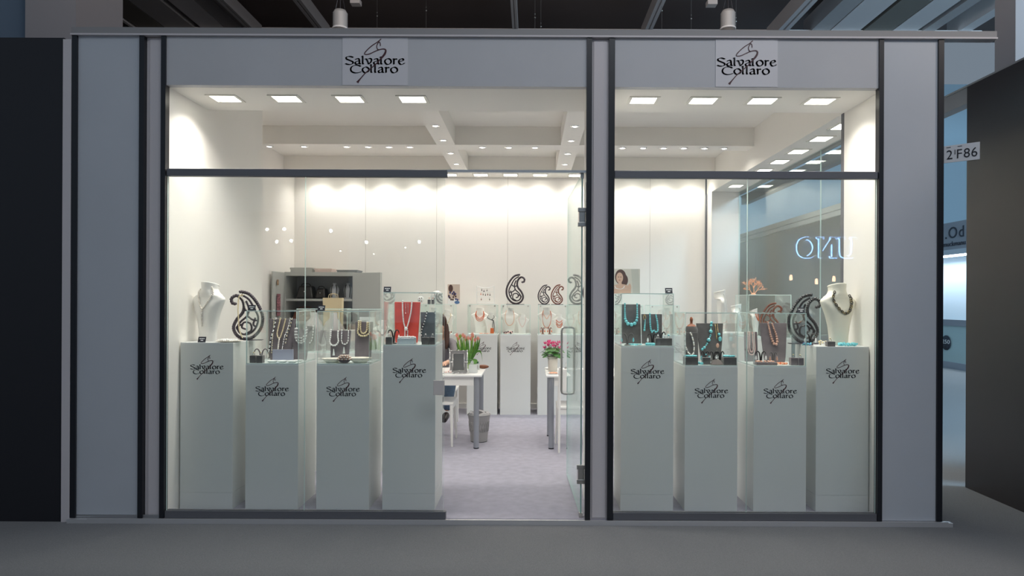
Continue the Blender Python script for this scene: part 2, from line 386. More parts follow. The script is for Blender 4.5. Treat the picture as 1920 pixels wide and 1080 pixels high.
# open glass door
dr = bpy.data.objects.new('door_1', None); COL.objects.link(dr); dr.location = (.352, .035, 0); dr.rotation_euler = (0, 0, R(91.8)); dr['kind'] = 'structure'
dr['label'] = 'open frameless glass door leaf'
DW = 1.12
MB().box(0, DW, -.005, .005, .012, 2.365, ms=[1, 1, 0, 1, 0, 1]).build('door_leaf', [GLASS, GEDGE], dr)
for z in (.30, 2.07):
    h = MB().box(-.012, .055, -.022, .022, z - .05, z + .05).box(-.02, .0, -.03, .03, z - .065, z - .035).box(-.02, .0, -.03, .03, z + .035, z + .065)
    h.build('door_hinge', STEEL, dr, bevel=.003)
for sgn in (-1, 1):
    pts = [(DW - .10, sgn * .006, 1.27), (DW - .10, sgn * .035, 1.27), (DW - .10, sgn * .052, 1.262), (DW - .10, sgn * .058, 1.24), (DW - .10, sgn * .058, .74), (DW - .10, sgn * .052, .718), (DW - .10, sgn * .035, .71), (DW - .10, sgn * .006, .71)]
    MB().tube(pts, .010, 10).build('door_handle', STEEL, dr)
MB().box(-.005, .03, -.012, .012, 2.34, 2.375).box(-.005, .03, -.012, .012, 0, .03).build('door_pivot', STEEL, dr)
t = thing('lock_plate', 'square brushed steel strike plate on the glass edge beside the doorway', 'lock plate', (*[px(823, 727, 0)[0]], .0, px(823, 727, 0)[1]))
MB().box(-.038, .036, -.004, .0065, -.05, .05).build('plate', PLATE, t, bevel=.002)
MB().box(-.038, .036, .0155, .022, -.05, .05).build('back_plate', STEEL, t, bevel=.002)
# logos on the fascia
def fascia_sign(x0, x1, label):
    z0, z1 = 2.960, 3.287
    t = thing('shop_sign', label, 'sign', ((x0 + x1) / 2, -.008, z0)); w = x1 - x0
    MB().box(-w / 2, w / 2, -.004, 0, 0, z1 - z0).build('sign_panel', mat('sign_board', (.70, .69, .72), .4), t)
    logo_mb(.405).build('lettering', [INK, INKR], t, loc=(-.002, -.0055, .166))
fascia_sign(px(643, 110, 0)[0], px(765, 110, 0)[0], 'white board with black lettering and a maroon swirl above the left shop window')
fascia_sign(px(1341, 110, 0)[0], px(1457, 110, 0)[0], 'white board with black lettering and a maroon swirl above the right shop window')
# ------------------------------------------------------------------ lamps
def square_lamp(x, y, z, label, group, power=9, w=.175, along='x', tilt=0.0):
    t = thing('square_spotlight', label, 'ceiling lamp', (x, y, z), 0, group)
    a, b = (w / 2, w * .40) if along == 'x' else (w * .40, w / 2)
    f = MB(); e = .022
    f.box(-a - e, a + e, -b - e, -b, -.006, 0).box(-a - e, a + e, b, b + e, -.006, 0).box(-a - e, -a, -b, b, -.006, 0).box(a, a + e, -b, b, -.006, 0)
    f.build('frame', LFRAME, t)
    MB().box(-a, a, -b, b, -.0035, -.001).build('diffuser', LAMPG, t)
    area_light('lamp_light', (0, 0, -.008), (tilt, 0, 0), w * .8, power, (1.0, .95, .875), w * .6, R(130), t)
def round_lamp(x, y, z, label, group, power=1.6):
    t = thing('round_downlight', label, 'downlight', (x, y, z), 0, group)
    MB().lathe([(.028, -.001), (.030, -.006), (.044, -.004), (.046, 0)], n=20, cap=False).build('rim', SILVER, t)
    MB().lathe([(.0, -.003), (.028, -.003)], n=16, cap=False).build('lens', LAMPR, t)
    area_light('lamp_light', (0, 0, -.010), (0, 0, 0), .05, power, (1.0, .95, .86), None, R(140), t)
names = ['leftmost', 'second from the left', 'third from the left', 'rightmost']
for i, x in enumerate((423, 538, 656, 774)):
    square_lamp(px(x, 187, .29)[0], .29, 2.956, 'lit square spotlight in the soffit above the left shop window, ' + names[i], 'square spotlights above the left shop window', POW_SQ)
for i, x in enumerate((1206, 1318, 1429, 1537)):
    square_lamp(px(x, 187, .29)[0], .29, 2.956, 'lit square spotlight in the soffit above the right shop window, ' + names[i], 'square spotlights above the right shop window', POW_SQ)
for i, (yy, d) in enumerate(((1.0, 'nearest the front'), (1.43, 'second from the front'), (1.95, 'third from the front'), (2.43, 'fourth from the front'), (2.92, 'fifth from the front'), (3.93, 'farthest back'))):
    square_lamp(2.60, yy, 2.957, 'lit square spotlight in the low side soffit over the side window, ' + d, 'square spotlights in the side soffit', POW_SQ * .45, along='y')
rear = [-2.9, -2.45, -2.0, -1.55, -1.1, -.68, -.28, .12, .60, 1.0, 1.4, 1.8, 2.2]
for i, x in enumerate(rear):
    where = {5: 'left one of the three above the doorway', 6: 'middle one of the three above the doorway', 7: 'right one of the three above the doorway'}.get(i)
    if not where: where = 'behind the left glass rail' if i < 5 else 'behind the right shop window'
    square_lamp(x, 4.45, 3.18, 'lit square spotlight in the rear soffit, ' + where + ('' if 4 < i < 8 else ', %s from the left' % ['first', 'second', 'third', 'fourth', 'fifth'][i if i < 5 else i - 8]), 'square spotlights of the rear soffit' + ('' if 4 < i < 8 else (', left side' if i < 5 else ', right side')), POW_SQ * .42)
for i, x in enumerate((505, 570, 650, 690, 729, 768)):
    round_lamp(px(x, 278, 2.82)[0], 2.82, 3.18, 'small round downlight in the left cross beam, %s from the left' % ['first', 'second', 'third', 'fourth', 'fifth', 'sixth'][i], 'downlights in the left cross beam')
for i, x in enumerate((904, 954, 1003)):
    round_lamp(px(x, 276, 2.82)[0], 2.82, 3.18, 'small round downlight in the cross beam between the two deep beams, ' + ('left', 'middle', 'right')[i], 'downlights in the middle cross beam')
for i, x in enumerate((1167, 1206, 1244, 1282, 1321, 1358)):
    round_lamp(px(x, 279, 2.82)[0], 2.82, 3.18, 'small round downlight in the cross beam of the right bay, %s from the left' % ['first', 'second', 'third', 'fourth', 'fifth', 'sixth'][i], 'downlights in the right cross beam')
for nm, xx in (('left', -.93), ('right', .42)):
    for i, yy in enumerate((1.34, 1.91, 2.50, 3.13, 3.74)):
        round_lamp(xx, yy, 3.181, 'round downlight in the %s deep ceiling beam, %s' % (nm, ['nearest the soffit', 'second back', 'third back, near the crossing', 'fourth back', 'farthest back'][i]), 'downlights in the %s deep beam' % nm)
# ------------------------------------------------------------------ neighbouring stands, hall
struct('wall_neighbour_left', MB().box(-9, -3.195, -.01, .12, FL, 3.275), DARKL)
struct('trim_neighbour_left', MB().box(-3.195, -3.138, -.02, .10, FL, 3.262), REVEAL)
struct('wall_neighbour_right', MB().box(3.59, 3.70, -1.3, .94, FL, 3.27), DARKW)
struct('trim_neighbour_right', MB().box(3.588, 3.70, -1.3, 6.9, 3.271, 3.285).box(3.60, 3.70, .95, 6.9, 3.14, 3.271), [TOPR])
ng = MB().box(3.60, 3.66, 3.0, 7.6, FL, 2.50)
struct('wall_neighbour_partition', ng, mat('grey_partition', (.20, .205, .21), .35))
struct('trim_neighbour_partition', MB().box(3.57, 3.67, 2.9, 7.6, 2.50, 2.555).box(3.56, 3.67, 2.9, 7.6, 2.565, 2.63), WHITEP)
struct('wall_hall_far', MB().box(3.8, 16, 15.5, 15.7, FL, 8), mat('hall_far_wall', (.48, .66, .78), .6, bump=.2, bscale=3))
struct('wall_hall_back', MB().box(-13, 3.8, 8.0, 8.1, FL, 6.4), CEILD)
struct('wall_hall_left', MB().box(-10.5, -10.4, 0, 8, FL, 6.4), CEILD)
struct('wall_hall_pillar_right', MB().box(4.03, 5.1, 1.0, 1.25, FL, 8), mat('concrete_column', (.34, .33, .35), .6))
struct('wall_hall_pillar_left', MB().box(-4.60, -4.14, 1.5, 2.2, FL, 8).box(-6.5, -4.60, 1.6, 2.2, FL, 8, 1), [mat('concrete_column', (.34, .33, .35), .6), mat('blue_grey_panel', (.13, .19, .27), .6)])
# hall ceiling
struct('ceiling_hall', MB().box(-13, 12, -1.5, 8.1, 6.4, 6.5), CEILD)
struct('trim_hall_crossbeam', MB().box(-7.4, 7.5, 6.6, 6.75, 5.9, 6.02), mat('beam_pale', (.80, .75, .73), .6))
rails = [(-6.62, .05, 5.98, 6.1, BEAML), (-4.55, .10, 5.85, 6.05, BEAMG), (-3.43, .12, 5.85, 6.05, BEAMG), (-.27, .09, 5.85, 6.05, BEAML), (1.88, .12, 5.85, 6.05, BEAML), (4.0, .17, 5.8, 6.05, BEAML)]
for i, (x, w, z0, z1, m) in enumerate(rails):
    struct('trim_hall_rail_%d' % (i + 1), MB().box(x - w / 2, x - w * .1, -1, 6.6, z0, z1).box(x + w * .1, x + w / 2, -1, 6.6, z0, z1).box(x - w * .1, x + w * .1, -1, 6.6, z0 + .03, z1), m)
ducts = [(-6.55, -6.12, BEAMD), (-6.1, -5.62, BEAMG), (-5.5, -5.12, BEAML), (-5.1, -4.82, BEAMG), (4.65, 4.95, BEAMG), (4.97, 5.45, BEAML), (5.52, 5.98, BEAMD), (6.0, 6.4, BEAML), (6.5, 6.7, BEAMG), (7.1, 7.3, BEAML)]
for i, (x0, x1, m) in enumerate(ducts):
    struct('trim_hall_duct_%d' % (i + 1), MB().box(x0, x1, -1, 6.9, 6.0, 6.3), m)
GM = mat('lamp_housing_grey', (.5, .49, .48), .5, metal=.2)
GR = mat('lamp_reflector_smoke', (.22, .21, .20), .3, metal=.3)
for (xx, yy, lb) in ((638, 20, 'ribbed grey hall pendant lamp, unlit, hanging above the left bay'), (1365, 20, 'ribbed grey hall pendant lamp, unlit, hanging above the right bay')):
    Yl = 2.0; X, Zt = px(xx, yy, Yl)
    t = thing('pendant_lamp', lb, 'hall lamp', (X, Yl, Zt - .55))
    pf = [(.066, .38)]
    for k in range(9): pf += [(.072, .385 + k * .017), (.066, .393 + k * .017)]
    MB().lathe(pf + [(.055, .55), (.02, .56), (0, .56)], n=24).build('ribbed_housing', GM, t)
    MB().lathe([(.075, .365), (.078, .372), (.072, .382)], n=24).build('collar', mat('lamp_collar', (.85, .83, .82), .4), t)
    MB().lathe([(.24, 0), (.235, .03), (.20, .14), (.13, .27), (.07, .34), (.066, .366)], n=32, cap=False).build('reflector', GR, t)
    MB().tube([(0, 0, .55), (0, 0, 6.4 - (Zt - .55) - .1)], .006, 6).tube([(-.05, 0, .54), (0, 0, .8)], .004, 5).tube([(.05, 0, .54), (0, 0, .8)], .004, 5).build('hanging_cable', BLKB, t)
for (xx, yy, lb) in ((668, 5, 'small pale junction box under the dark ceiling near the left pendant lamp'), (1335, 7, 'small pale junction box under the dark ceiling near the right pendant lamp')):
    Yl = 3.0; X, Z = px(xx, yy, Yl)
    t = thing('junction_box', lb, 'junction box', (X, Yl, Z)); MB().box(-.06, .05, -.05, .05, -.025, .03).build('housing', mat('box_pale', (.5, .47, .46), .5), t, bevel=.004)
    MB().tube([(0, 0, .03), (0, 0, 6.4 - Z)], .008, 6).build('rod', BEAMG, t)
# hanging steel wires
for (xx, yy, wl) in ((707, 30, 'right of the left pendant lamp'), (799, 20, 'left of the ceiling middle'), (1003, 33, 'beside the central ceiling rail'), (1014, 50, 'shortest, right of the central ceiling rail'), (1241, 20, 'left of the right junction box'), (1296, 35, 'left of the right pendant lamp'), (1380, 40, 'right of the right pendant lamp')):
    Yl = 4.9; X, Z = px(xx, yy, Yl)
    o = MB().tube([(0, 0, 3.44 - Z), (0, 0, .95)], .0022, 5).ball((0, 0, 0), .012, 6, 5).ball((0, 0, .05), .008, 6, 5).build('suspension_wire', STEEL, None, (X, Yl, Z))
    tag(o, 'thin steel suspension wire with a small clamp, ' + wl, 'wire', 'suspension wires above the booth')
# stand number flag
t = thing('stand_number_sign', 'white stand number flag reading 2 1 F 86 fixed to the right corner column', 'sign', (2.812, -.012, px(1785, 292, 0)[1] - .055), R(-42))
MB().box(0, .21, -.004, .004, 0, .115).build('sign_plate', mat('flag_white', (.66, .68, .72), .4), t)
NT = mat('number_black', (.01, .012, .02), .5)
text_obj('2', .088, NT, 'lettering', t, .0005, (.038, -.0052, .022), sx=.9)
text_obj('1', .048, NT, 'lettering', t, .0005, (.070, -.0052, .050), sx=.9)
text_obj('F', .088, NT, 'lettering', t, .0005, (.094, -.0052, .022), sx=.9)
text_obj('8', .088, NT, 'lettering', t, .0005, (.138, -.0052, .022), sx=.9)
text_obj('6', .088, NT, 'lettering', t, .0005, (.180, -.0052, .022), sx=.9)
for q in (.02, .085): MB().box(q, q + .025, -.0052, -.004, .100, .104).build('small_print', NT, t)
# stand across the side aisle with ". Od" header
XB = 9.6
t = thing('neighbour_stand', 'pale blue jewellery stand with grey lettered header and lit showcase across the side aisle', 'exhibition stand', (XB, 11, FL))
HG = mat('header_grey', (.34, .37, .42), .5)
MB().box(0, .1, -4, 3, 2.72, 3.34).build('header_board', HG, t)
MB().box(.7, .75, -4, 3, 0, 2.72).box(0, .7, -4, 3, 2.60, 2.72).box(.0, .7, 2.9, 3.0, 0, 2.72).build('stand_wall', mat('pale_blue_wall', (.62, .72, .80), .5), t)
MB().box(0, .06, -4, 3, .98, 1.12).build('counter_rail', HG, t)
MB().box(.02, .04, -4, 3, .15, .98).build('glass_front', mat('mint_glass_panel', (.50, .66, .66), .1, spec=.6), t)
MB().box(-.02, .1, -4, 3, 0, .15).build('plinth', HG, t)
MB().box(.02, .12, -4, 3, 2.56, 2.60).build('light_strip', mat('cool_strip', (1, 1, 1), .5, emit=(.8, .92, 1), es=9), t)
area_light('lamp_light', (.3, -.5, 2.5), (0, 0, 0), .3, 60, (.8, .92, 1.0), 6.0, None, t)
TXD = mat('header_text', (.03, .035, .05), .5)
yt = (XB * F_PX / (1789 - PX0)) + CAMY - 11
for (ch, dy) in (('.', .30), ('O', .05), ('d', -.26)): text_obj(ch, .36, TXD, 'lettering', t, .004, (-.006, yt + dy, 2.98), (R(90), 0, R(-90)), 'CENTER', sx=1.15)
text_obj('muckmanu', .150, TXD, 'lettering', t, .004, (-.006, yt, 2.80), (R(90), 0, R(-90)), 'CENTER', sx=1.25)
yd = (XB * F_PX / (1774 - PX0)) + CAMY - 11
dm = MB().lathe([(.17, 0), (.17, .012), (0, .012)], n=28, cap=False); dm.xform(Matrix.Translation((.01, yd, .58)) @ Matrix.Rotation(R(-90), 4, 'Y'))
dm.build('round_badge', TXD, t)
text_obj('250', .13, WHITEG, 'lettering', t, .001, (-.004, yd, .56), (R(90), 0, R(-90)), 'CENTER', sx=1.5)
# opposite stand behind the camera: mirrored in the shop windows
YO = -8.0
def opx(x, y):
    s = F_PX / (-YO - CAMY); return (x - PX0) / s, EYE - (y - PY0) / s
GRW = mat('opposite_grey', (.075, .08, .085), .6)
struct('wall_opposite', MB().box(2.7, 9.0, YO - 1.4, YO - 1.3, FL, 3.3).box(-9, -3.8, YO - 1.4, YO - 1.3, FL, 3.3, 1).box(-3.8, 2.7, YO - 1.8, YO - 1.7, FL, 1.0, 0), [GRW, mat('opposite_pale', (.12, .13, .14), .6)])
u = thing('backlit_sign', 'three backlit letters of the opposite stand mirrored in the right shop window', 'sign', (opx(1548, 480)[0], YO, opx(1548, 480)[1]), R(180))
UNO = {'U': [[(.0, 1.0), (.2, 1.0)], [(.1, 1.), (.1, .4), (.16, .1), (.4, .0), (.66, .1), (.72, .4), (.72, 1.)], [(.62, 1.), (.82, 1.)]],
       'N': [[(.0, 1.), (.2, 1.)], [(.1, 1.), (.1, 0.)], [(.0, 0.), (.2, 0.)], [(.12, 1.), (.75, .02)], [(.78, 1.), (.78, 0.)], [(.66, 1.), (.9, 1.)]],
       'O': [[(.45, 1.), (.15, .85), (.03, .5), (.15, .15), (.45, 0), (.75, .15), (.87, .5), (.75, .85), (.45, 1.)]]}
HALO = mat('letter_halo', (.7, .85, 1), .5, emit=(.62, .82, 1.0), es=2.6)
LETM = mat('letter_face', (.10, .11, .13), .4, metal=.4)
xx = -.55
for ch in 'UNO':
    f = MB(); h = MB()
    for st in UNO[ch]:
        P = [(xx + p[0] * .36, p[1] * .36) for p in st]
        if len(P) > 2:
            nib(f, P, .078, 0, 0, -.05, .34); nib(h, P, .094, 0, 0, -.02, .46)
        else:
            a, b = P; mid = ((a[0] + b[0]) / 2, (a[1] + b[1]) / 2)
            nib(f, [a, mid, b], .066, 0, 0, -.05, .34); nib(h, [a, mid, b], .082, 0, 0, -.02, .46)
    f.build('letter_face', LETM, u); h.build('letter_halo', HALO, u); xx += .375
MB().box(-1.3, 1.3, .02, .06, -.9, .75).build('sign_wall', GRW, u)
SPOTE = mat('spot_glow', (1, 1, 1), .5, emit=(1, .98, .92), es=160)
for ti, (x, y) in enumerate(((503, 431), (535, 430), (622, 433), (521, 454), (548, 452), (688, 454), (787, 453), (640, 471), (761, 464), (702, 476))):
    X, Z = opx(x, y); t = thing('track_spotlight', '%s spotlight mirrored in the left shop window, %s' % ('bright' if y < 460 else 'faint', ['top row at the far left', 'top row, second', 'single one right of the pane joint', 'second row at the far left', 'second row, second', 'second row in the middle', 'second row at the right', 'left of the balloon', 'above the balloon', 'just left of the balloon'][ti]), 'spotlight', (X, YO, Z), 0, 'track spotlights mirrored in the left window')
    r = .030 if y < 460 else .012
    c = MB().lathe([(r * .7, 0), (r, .1)], n=12); c.xform(Matrix.Rotation(R(-110), 4, 'X')); c.build('housing', GM, t)
    MB().ball((0, .09, -.02), r * .85, 10, 8).build('bulb', SPOTE, t)
    MB().tube([(0, 0, 0), (0, 0, 6.2 - Z)], .004, 5).build('cord', BEAMG, t)
for ti, (x, y) in enumerate(((1474, 519), (1521, 526), (1553, 521))):
    X, Z = opx(x, y); t = thing('pendant_bulb', 'small warm pendant light mirrored in the right shop window, %s of three' % ['left', 'middle', 'right'][ti], 'pendant light', (X, YO + .25, Z), 0, 'warm pendants mirrored in the right window')
    MB().lathe([(.025, -.05), (.028, 0), (.018, .05)], n=12).build('glowing_shade', mat('amber_glow', (1, .6, .4), .5, emit=(1, .55, .35), es=16), t)
    MB().tube([(0, 0, .05), (0, 0, 3.0 - Z)], .004, 5).build('cord', BEAMG, t)
X, Z = opx(737, 487)
t = thing('balloon', 'clear round balloon of the opposite stand mirrored in the left shop window', 'balloon', (X, YO, Z))
MB().ball((0, 0, 0), .15, 20, 14, sc3=(1, 1, 1.1)).build('balloon_skin', mat('balloon_clear', (.35, .36, .37), .08, spec=.9, alpha=.55), t)
MB().tube([(0, 0, -.165), (.01, 0, -.6), (0, 0, -1.4)], .003, 5).build('string', WHITEG, t)
# ================================================================== PEDESTALS AND CASES
PW, PD = .375, .38
PEDS = {}
def pedestal(key, x0, y0, h, label, group, joint=True, w=PW, d=PD, logo=True, rz=0, face='y'):
    t = thing('display_pedestal', label, 'display pedestal', (x0 + w / 2, y0 + d / 2, 0), 0, group)
    g = .0016
    b = MB()
    if joint: b.box(-w / 2, w / 2, -d / 2, d / 2, 0, .114).box(-w / 2 + .002, w / 2 - .002, -d / 2 + .002, d / 2 - .002, .114, .117).box(-w / 2, w / 2, -d / 2, d / 2, .117, h - .008)
    else: b.box(-w / 2, w / 2, -d / 2, d / 2, 0, h - .008)
    b.build('body', PEDM, t)
    MB().box(-w / 2, w / 2, -d / 2, d / 2, h - .008, h).build('top_board', PEDT, t)
    if logo:
        L = logo_mb(.236)
        L.build('lettering', [INK, INKR], t, loc=(.0 if logo is True else logo, -d / 2 - .0012, h - .175))
    PEDS[key] = (x0 + w / 2, y0, h)
    return t
def glass_case(xc, y0, z, label, group, w=PW, d=PD, H=.383, pads=True):
    t = thing('glass_case', label, 'glass display case', (xc, y0 + d / 2, z), 0, group)
    g = .005; a = w / 2 - .001; b = d / 2 - .001; zb = .008
    MB().box(-a, a, -b, b, 0.0005, zb).build('base_board', mat('case_base', (.78, .88, .86), .2), t)
    MB().box(-a, a, -b, -b + g, zb, H - g, ms=[1, 1, 0, 1, 0, 1]).build('glass_pane', [CASEG, GEDGE_L], t)
    MB().box(-a, a, b - g, b, zb, H - g, ms=[1, 1, 0, 1, 0, 1]).build('glass_pane', [CASEG, GEDGE_L], t)
    MB().box(-a, -a + g, -b + g, b - g, zb, H - g, ms=[1, 1, 1, 0, 1, 0]).build('glass_pane', [CASEG, GEDGE_L], t)
    MB().box(a - g, a, -b + g, b - g, zb, H - g, ms=[1, 1, 1, 0, 1, 0]).build('glass_pane', [CASEG, GEDGE_L], t)
    MB().box(-a, a, -b, b, H - g, H, ms=[0, 0, 1, 1, 1, 1]).build('glass_top', [CASEG, GEDGE_L], t)
    if pads:
        for sx in (-1, 1): MB().box(sx * (a - .03) - .009, sx * (a - .03) + .009, -b - .003, -b, H - .028, H - .010).build('glass_clip', STEEL, t)
    return t
FY = .19
def fx(x): return (x - PX0) / sc(FY)
defs = [('f1', 339, 1.184, 'white pedestal with a logo, leftmost in the left shop window, carrying the white bust'),
        ('f2', 461.5, 1.03, 'lower white pedestal with a logo, second from the left in the left shop window'),
        ('f3', 594.5, 1.03, 'lower white pedestal with a logo in the left shop window under the shells and bracelet'),
        ('f4', 718.5, 1.166, 'tall white pedestal with a logo in the left shop window beside the doorway'),
        ('f5', 1165, 1.166, 'tall white pedestal with a logo right beside the middle pillar'),
        ('f6', 1285, 1.03, 'lower white pedestal with a logo, second from the left in the right shop window'),
        ('f7', 1414, 1.03, 'lower white pedestal with a logo, third from the left in the right shop window'),
        ('f8', 1531, 1.175, 'tall white pedestal with a logo at the right corner, carrying the cream bust')]
for k, x, h, lb in defs:
    pedestal(k, fx(x), FY, h, lb, 'logo pedestals in the shop windows', joint=k in ('f1', 'f4', 'f5', 'f8'))
for k, lb in (('f2', 'glass case of pearl strands and shell dishes in the left window'), ('f3', 'glass case with two big shells and a bracelet in the left window'), ('f4', 'glass case with the red display board beside the doorway'),
              ('f5', 'glass case of round turquoise beads beside the middle pillar'), ('f6', 'glass case of turquoise stones and dark boxes, second in the right window'), ('f7', 'glass case with a copper pearl strand, third in the right window')):
    xc, y0, h = PEDS[k]; glass_case(xc, y0, h, lb, 'glass cases in the shop windows', pads=False)
# second row and rear rows
BY = 4.15
backs = [('b0', 734, 'back row pedestal behind the red board case'), ('b1', 794, 'back row pedestal behind the seated person'), ('b2', 876, 'logo pedestal at the back wall behind the tulips'), ('b3', 938.5, 'logo pedestal at the back wall carrying the single large paisley'),
         ('b4', 1008.5, 'logo pedestal at the back wall behind the pink cyclamen'), ('b5', 1084, 'back row pedestal behind the middle pillar'), ('b6', 1150, 'back row pedestal seen behind the turquoise case'), ('b7', 1218, 'back row pedestal seen between two right window cases')]
for k, x, lb in backs:
    pedestal(k, (x - PX0) / sc(BY), BY, 1.04, 'white ' + lb, 'pedestals along the back wall', joint=False, w=.395, d=.40, logo=True)
    xc, y0, h = PEDS[k]; glass_case(xc, y0, h, 'glass case on the ' + lb, 'glass cases along the back wall', w=.385, d=.385, H=.395)
MIDS = [('m1', -2.04, 1.25, 1.03, 'plain pedestal in the second row behind the shell case'), ('m2', -1.60, 1.25, 1.03, 'plain pedestal in the second row left of the red board'), ('m3', -2.24, 2.25, 1.17, 'plain pedestal far back left under the cream bag'),
        ('s1', 1.90, 1.26, 1.17, 'plain pedestal by the side window under the coral branch'), ('s2', 1.86, 2.22, 1.17, 'plain pedestal by the side window under the leaning bust'), ('s3', 2.10, 3.0, 1.03, 'plain pedestal farthest back by the side window')]
for k, x, y, h, lb in MIDS: pedestal(k, x, y, h, 'white ' + lb, 'plain pedestals of the inner rows', joint=False, logo=False)
glass_case(PEDS['m1'][0], 1.25, 1.03, 'glass case of wrapped forms in the second row behind the shells', 'glass cases of the inner rows', pads=False)
glass_case(PEDS['m2'][0], 1.25, 1.03, 'glass case with a zebra patterned card in the second row', 'glass cases of the inner rows', pads=False)
glass_case(PEDS['s1'][0], 1.26, 1.17, 'glass case under the coral branch by the side window', 'glass cases of the inner rows', pads=False)
# ================================================================== DISPLAY ITEMS
BS = [(0, .078, .038), (.15, .080, .044), (.32, .090, .052), (.48, .108, .060), (.60, .130, .058), (.68, .148, .050), (.72, .153, .045), (.755, .146, .044), (.79, .122, .048), (.82, .096, .052), (.85, .076, .055), (.90, .063, .055), (.95, .062, .056), (.99, .065, .059), (1.0, .063, .057)]
def bsec(z):
    for i in range(len(BS) - 1):
        a, b = BS[i], BS[i + 1]
        if z <= b[0]:
            t = (z - a[0]) / (b[0] - a[0]); return a[1] + (b[1] - a[1]) * t, a[2] + (b[2] - a[2]) * t
    return BS[-1][1], BS[-1][2]
def bust(loc, rz, H, label, group=None, m=None, cat='jewellery bust', strands=()):
    t = thing('jewellery_bust', label, cat, loc, rz, group); k = H / .42; n = 28
    mb = MB(); vs = []; secs = []
    for i in range(len(BS) - 1):
        for j in range(3):
            z = BS[i][0] + (BS[i + 1][0] - BS[i][0]) * j / 3; secs.append((z, *bsec(z)))
    secs.append(BS[-1])
    for z, rx, ry in secs:
        for q in range(n):
            a = 2 * pi * q / n; c, s_ = cos(a), sin(a)
            e = 1.0 if z > .8 else .8
            X = rx * math.copysign(abs(c) ** e, c); Y = ry * math.copysign(abs(s_) ** e, s_)
            back = .35 if (s_ > 0 and z < .8) else 1
            vs.append((X * k, (Y * back) * k + (z ** 2) * .012, z * H + (-Y * .25 if z > .97 else 0)))
    fs = []
    for i in range(len(secs) - 1):
        for q in range(n): fs.append((i * n + q, i * n + (q + 1) % n, (i + 1) * n + (q + 1) % n, (i + 1) * n + q))
    mb.add(vs, fs, 0, True); mb.add(vs[:n], [tuple(reversed(range(n)))]); mb.add(vs[-n:], [tuple(range(n))])
    mb.build('bust_form', m or BUSTW, t)
    return t
def bust_map(H):
    k = H / .42
    def f(x, z, off):      # x in metres, z fraction of height
        rx, ry = bsec(z); rx *= k; ry *= k; u = max(-1, min(1, x / rx))
        return Vector((u * rx * (1 + off / rx) if abs(u) > .98 else x, -ry * (1 - abs(u) ** 2.5) ** .5 - off + (z ** 2) * .012, z * H))
    return f
def strand(name, label, cat, loc, rz, pts3, r, m, group=None, step=None, rf=None, extra=None, n=8, h=6, wire=True, mats=None, pick=None, minr=0):
    """a bead strand: one string of beads as one mesh, extra = list of (part name, MB, material)"""
    P = spline(pts3, 8); L = sum((P[i + 1] - P[i]).length for i in range(len(P) - 1))
    mb = MB(); acc = 0.0; i = 0; pos = 0.0; N = 0
    cum = [0]
    for j in range(len(P) - 1): cum.append(cum[-1] + (P[j + 1] - P[j]).length)
    j = 0; s_ = 0.0
    while s_ <= L:
        while j < len(P) - 2 and cum[j + 1] < s_: j += 1
        seg = cum[j + 1] - cum[j]; t = (s_ - cum[j]) / seg if seg > 0 else 0
        c = P[j].lerp(P[j + 1], min(1, t)); rr = r * (rf(s_ / L) if rf else 1)
        if rr > minr: mb.ball(c, rr, n, h, pick(N) if pick else 0)
        N += 1; s_ += (step or 1.95) * rr
    if extra:
        t = thing(name, label, cat, loc, rz, group); mb.build('bead_string', mats or m, t)
        for nm, b, mm in extra: b.build(nm, mm, t)
        return t
    return tag(mb.build(name, mats or m, None, loc, rz), label, cat, group)
def board(xc, yc, z, w, H, label, m=None, lean=10, wb=None, rz=0.0, group='leaning display boards', th=.012):
    """tapered leaning board, wider at the top; returns its surface map"""
    wb = wb or w * .72; L = R(lean)
    t = thing('display_board', label, 'display board', (xc, yc, z), rz, group)
    mb = MB(); n = 8; vs = []
    for i in range(n + 1):
        v = i / n; ww = (wb + (w - wb) * v ** .7) / 2
        y = sin(L) * v * H; zz = cos(L) * v * H
        for (sx, o) in ((-1, 0), (1, 0), (1, th), (-1, th)):
            vs.append((sx * ww, y + o * cos(L) + (.012 * (1 - (2 * v - 1) ** 2) if False else 0), zz - o * sin(L) + (.0 if o == 0 else 0)))
    # keep above the base
    zmin = min(p[2] for p in vs); vs = [(p[0], p[1], p[2] - zmin + .0005) for p in vs]
    fs = [(3, 2, 1, 0), (4 * n, 4 * n + 1, 4 * n + 2, 4 * n + 3)]
    for i in range(n):
        for k in range(4): fs.append((4 * i + k, 4 * i + (k + 1) % 4, 4 * i + 4 + (k + 1) % 4, 4 * i + 4 + k))
    mb.add(vs, fs, 0); mb.build('board_panel', m or SUEDE, t, bevel=.003)
    # rear strut
    MB().tube([(0, th + sin(L) * H * .8, cos(L) * H * .78), (0, min(.09, .05 + sin(L) * H + .03), .004)], .004, 6).build('rear_strut', m or SUEDE, t)
    cr, sr = cos(rz), sin(rz)
    def f(u, v, off=.004):
        y = sin(L) * v - off * cos(L); zz = cos(L) * v + off * sin(L) - zmin + .0005
        return Vector((u, y, zz))
    return (xc, yc, z, rz, H), f
def on_board(B, pts, r0, m, label, over=True, rf=None, step=None, extra=None, cat='necklace', pick=None, mats=None, group=None, n=8, h=6):
    (xc, yc, z, rz, H), f = B; r = r0 * 1.14
    P = [f(u, v, r + .0012) for u, v in pts]
    return strand('necklace', label, cat, (xc, yc, z), rz, P, r, m, group, step, rf, extra, pick=pick, mats=mats, n=n, h=h)
def on_bust(loc, rz, H, pts, r, m, label, rf=None, step=None, extra=None, pick=None, mats=None, cat='necklace', n=7, h=5, group=None):
    f = bust_map(H); P = [f(x, z, r) for x, z in pts]
    return strand('necklace', label, cat, loc, rz, P, r, m, group, step, rf, extra, pick=pick, mats=mats, n=n, h=h)
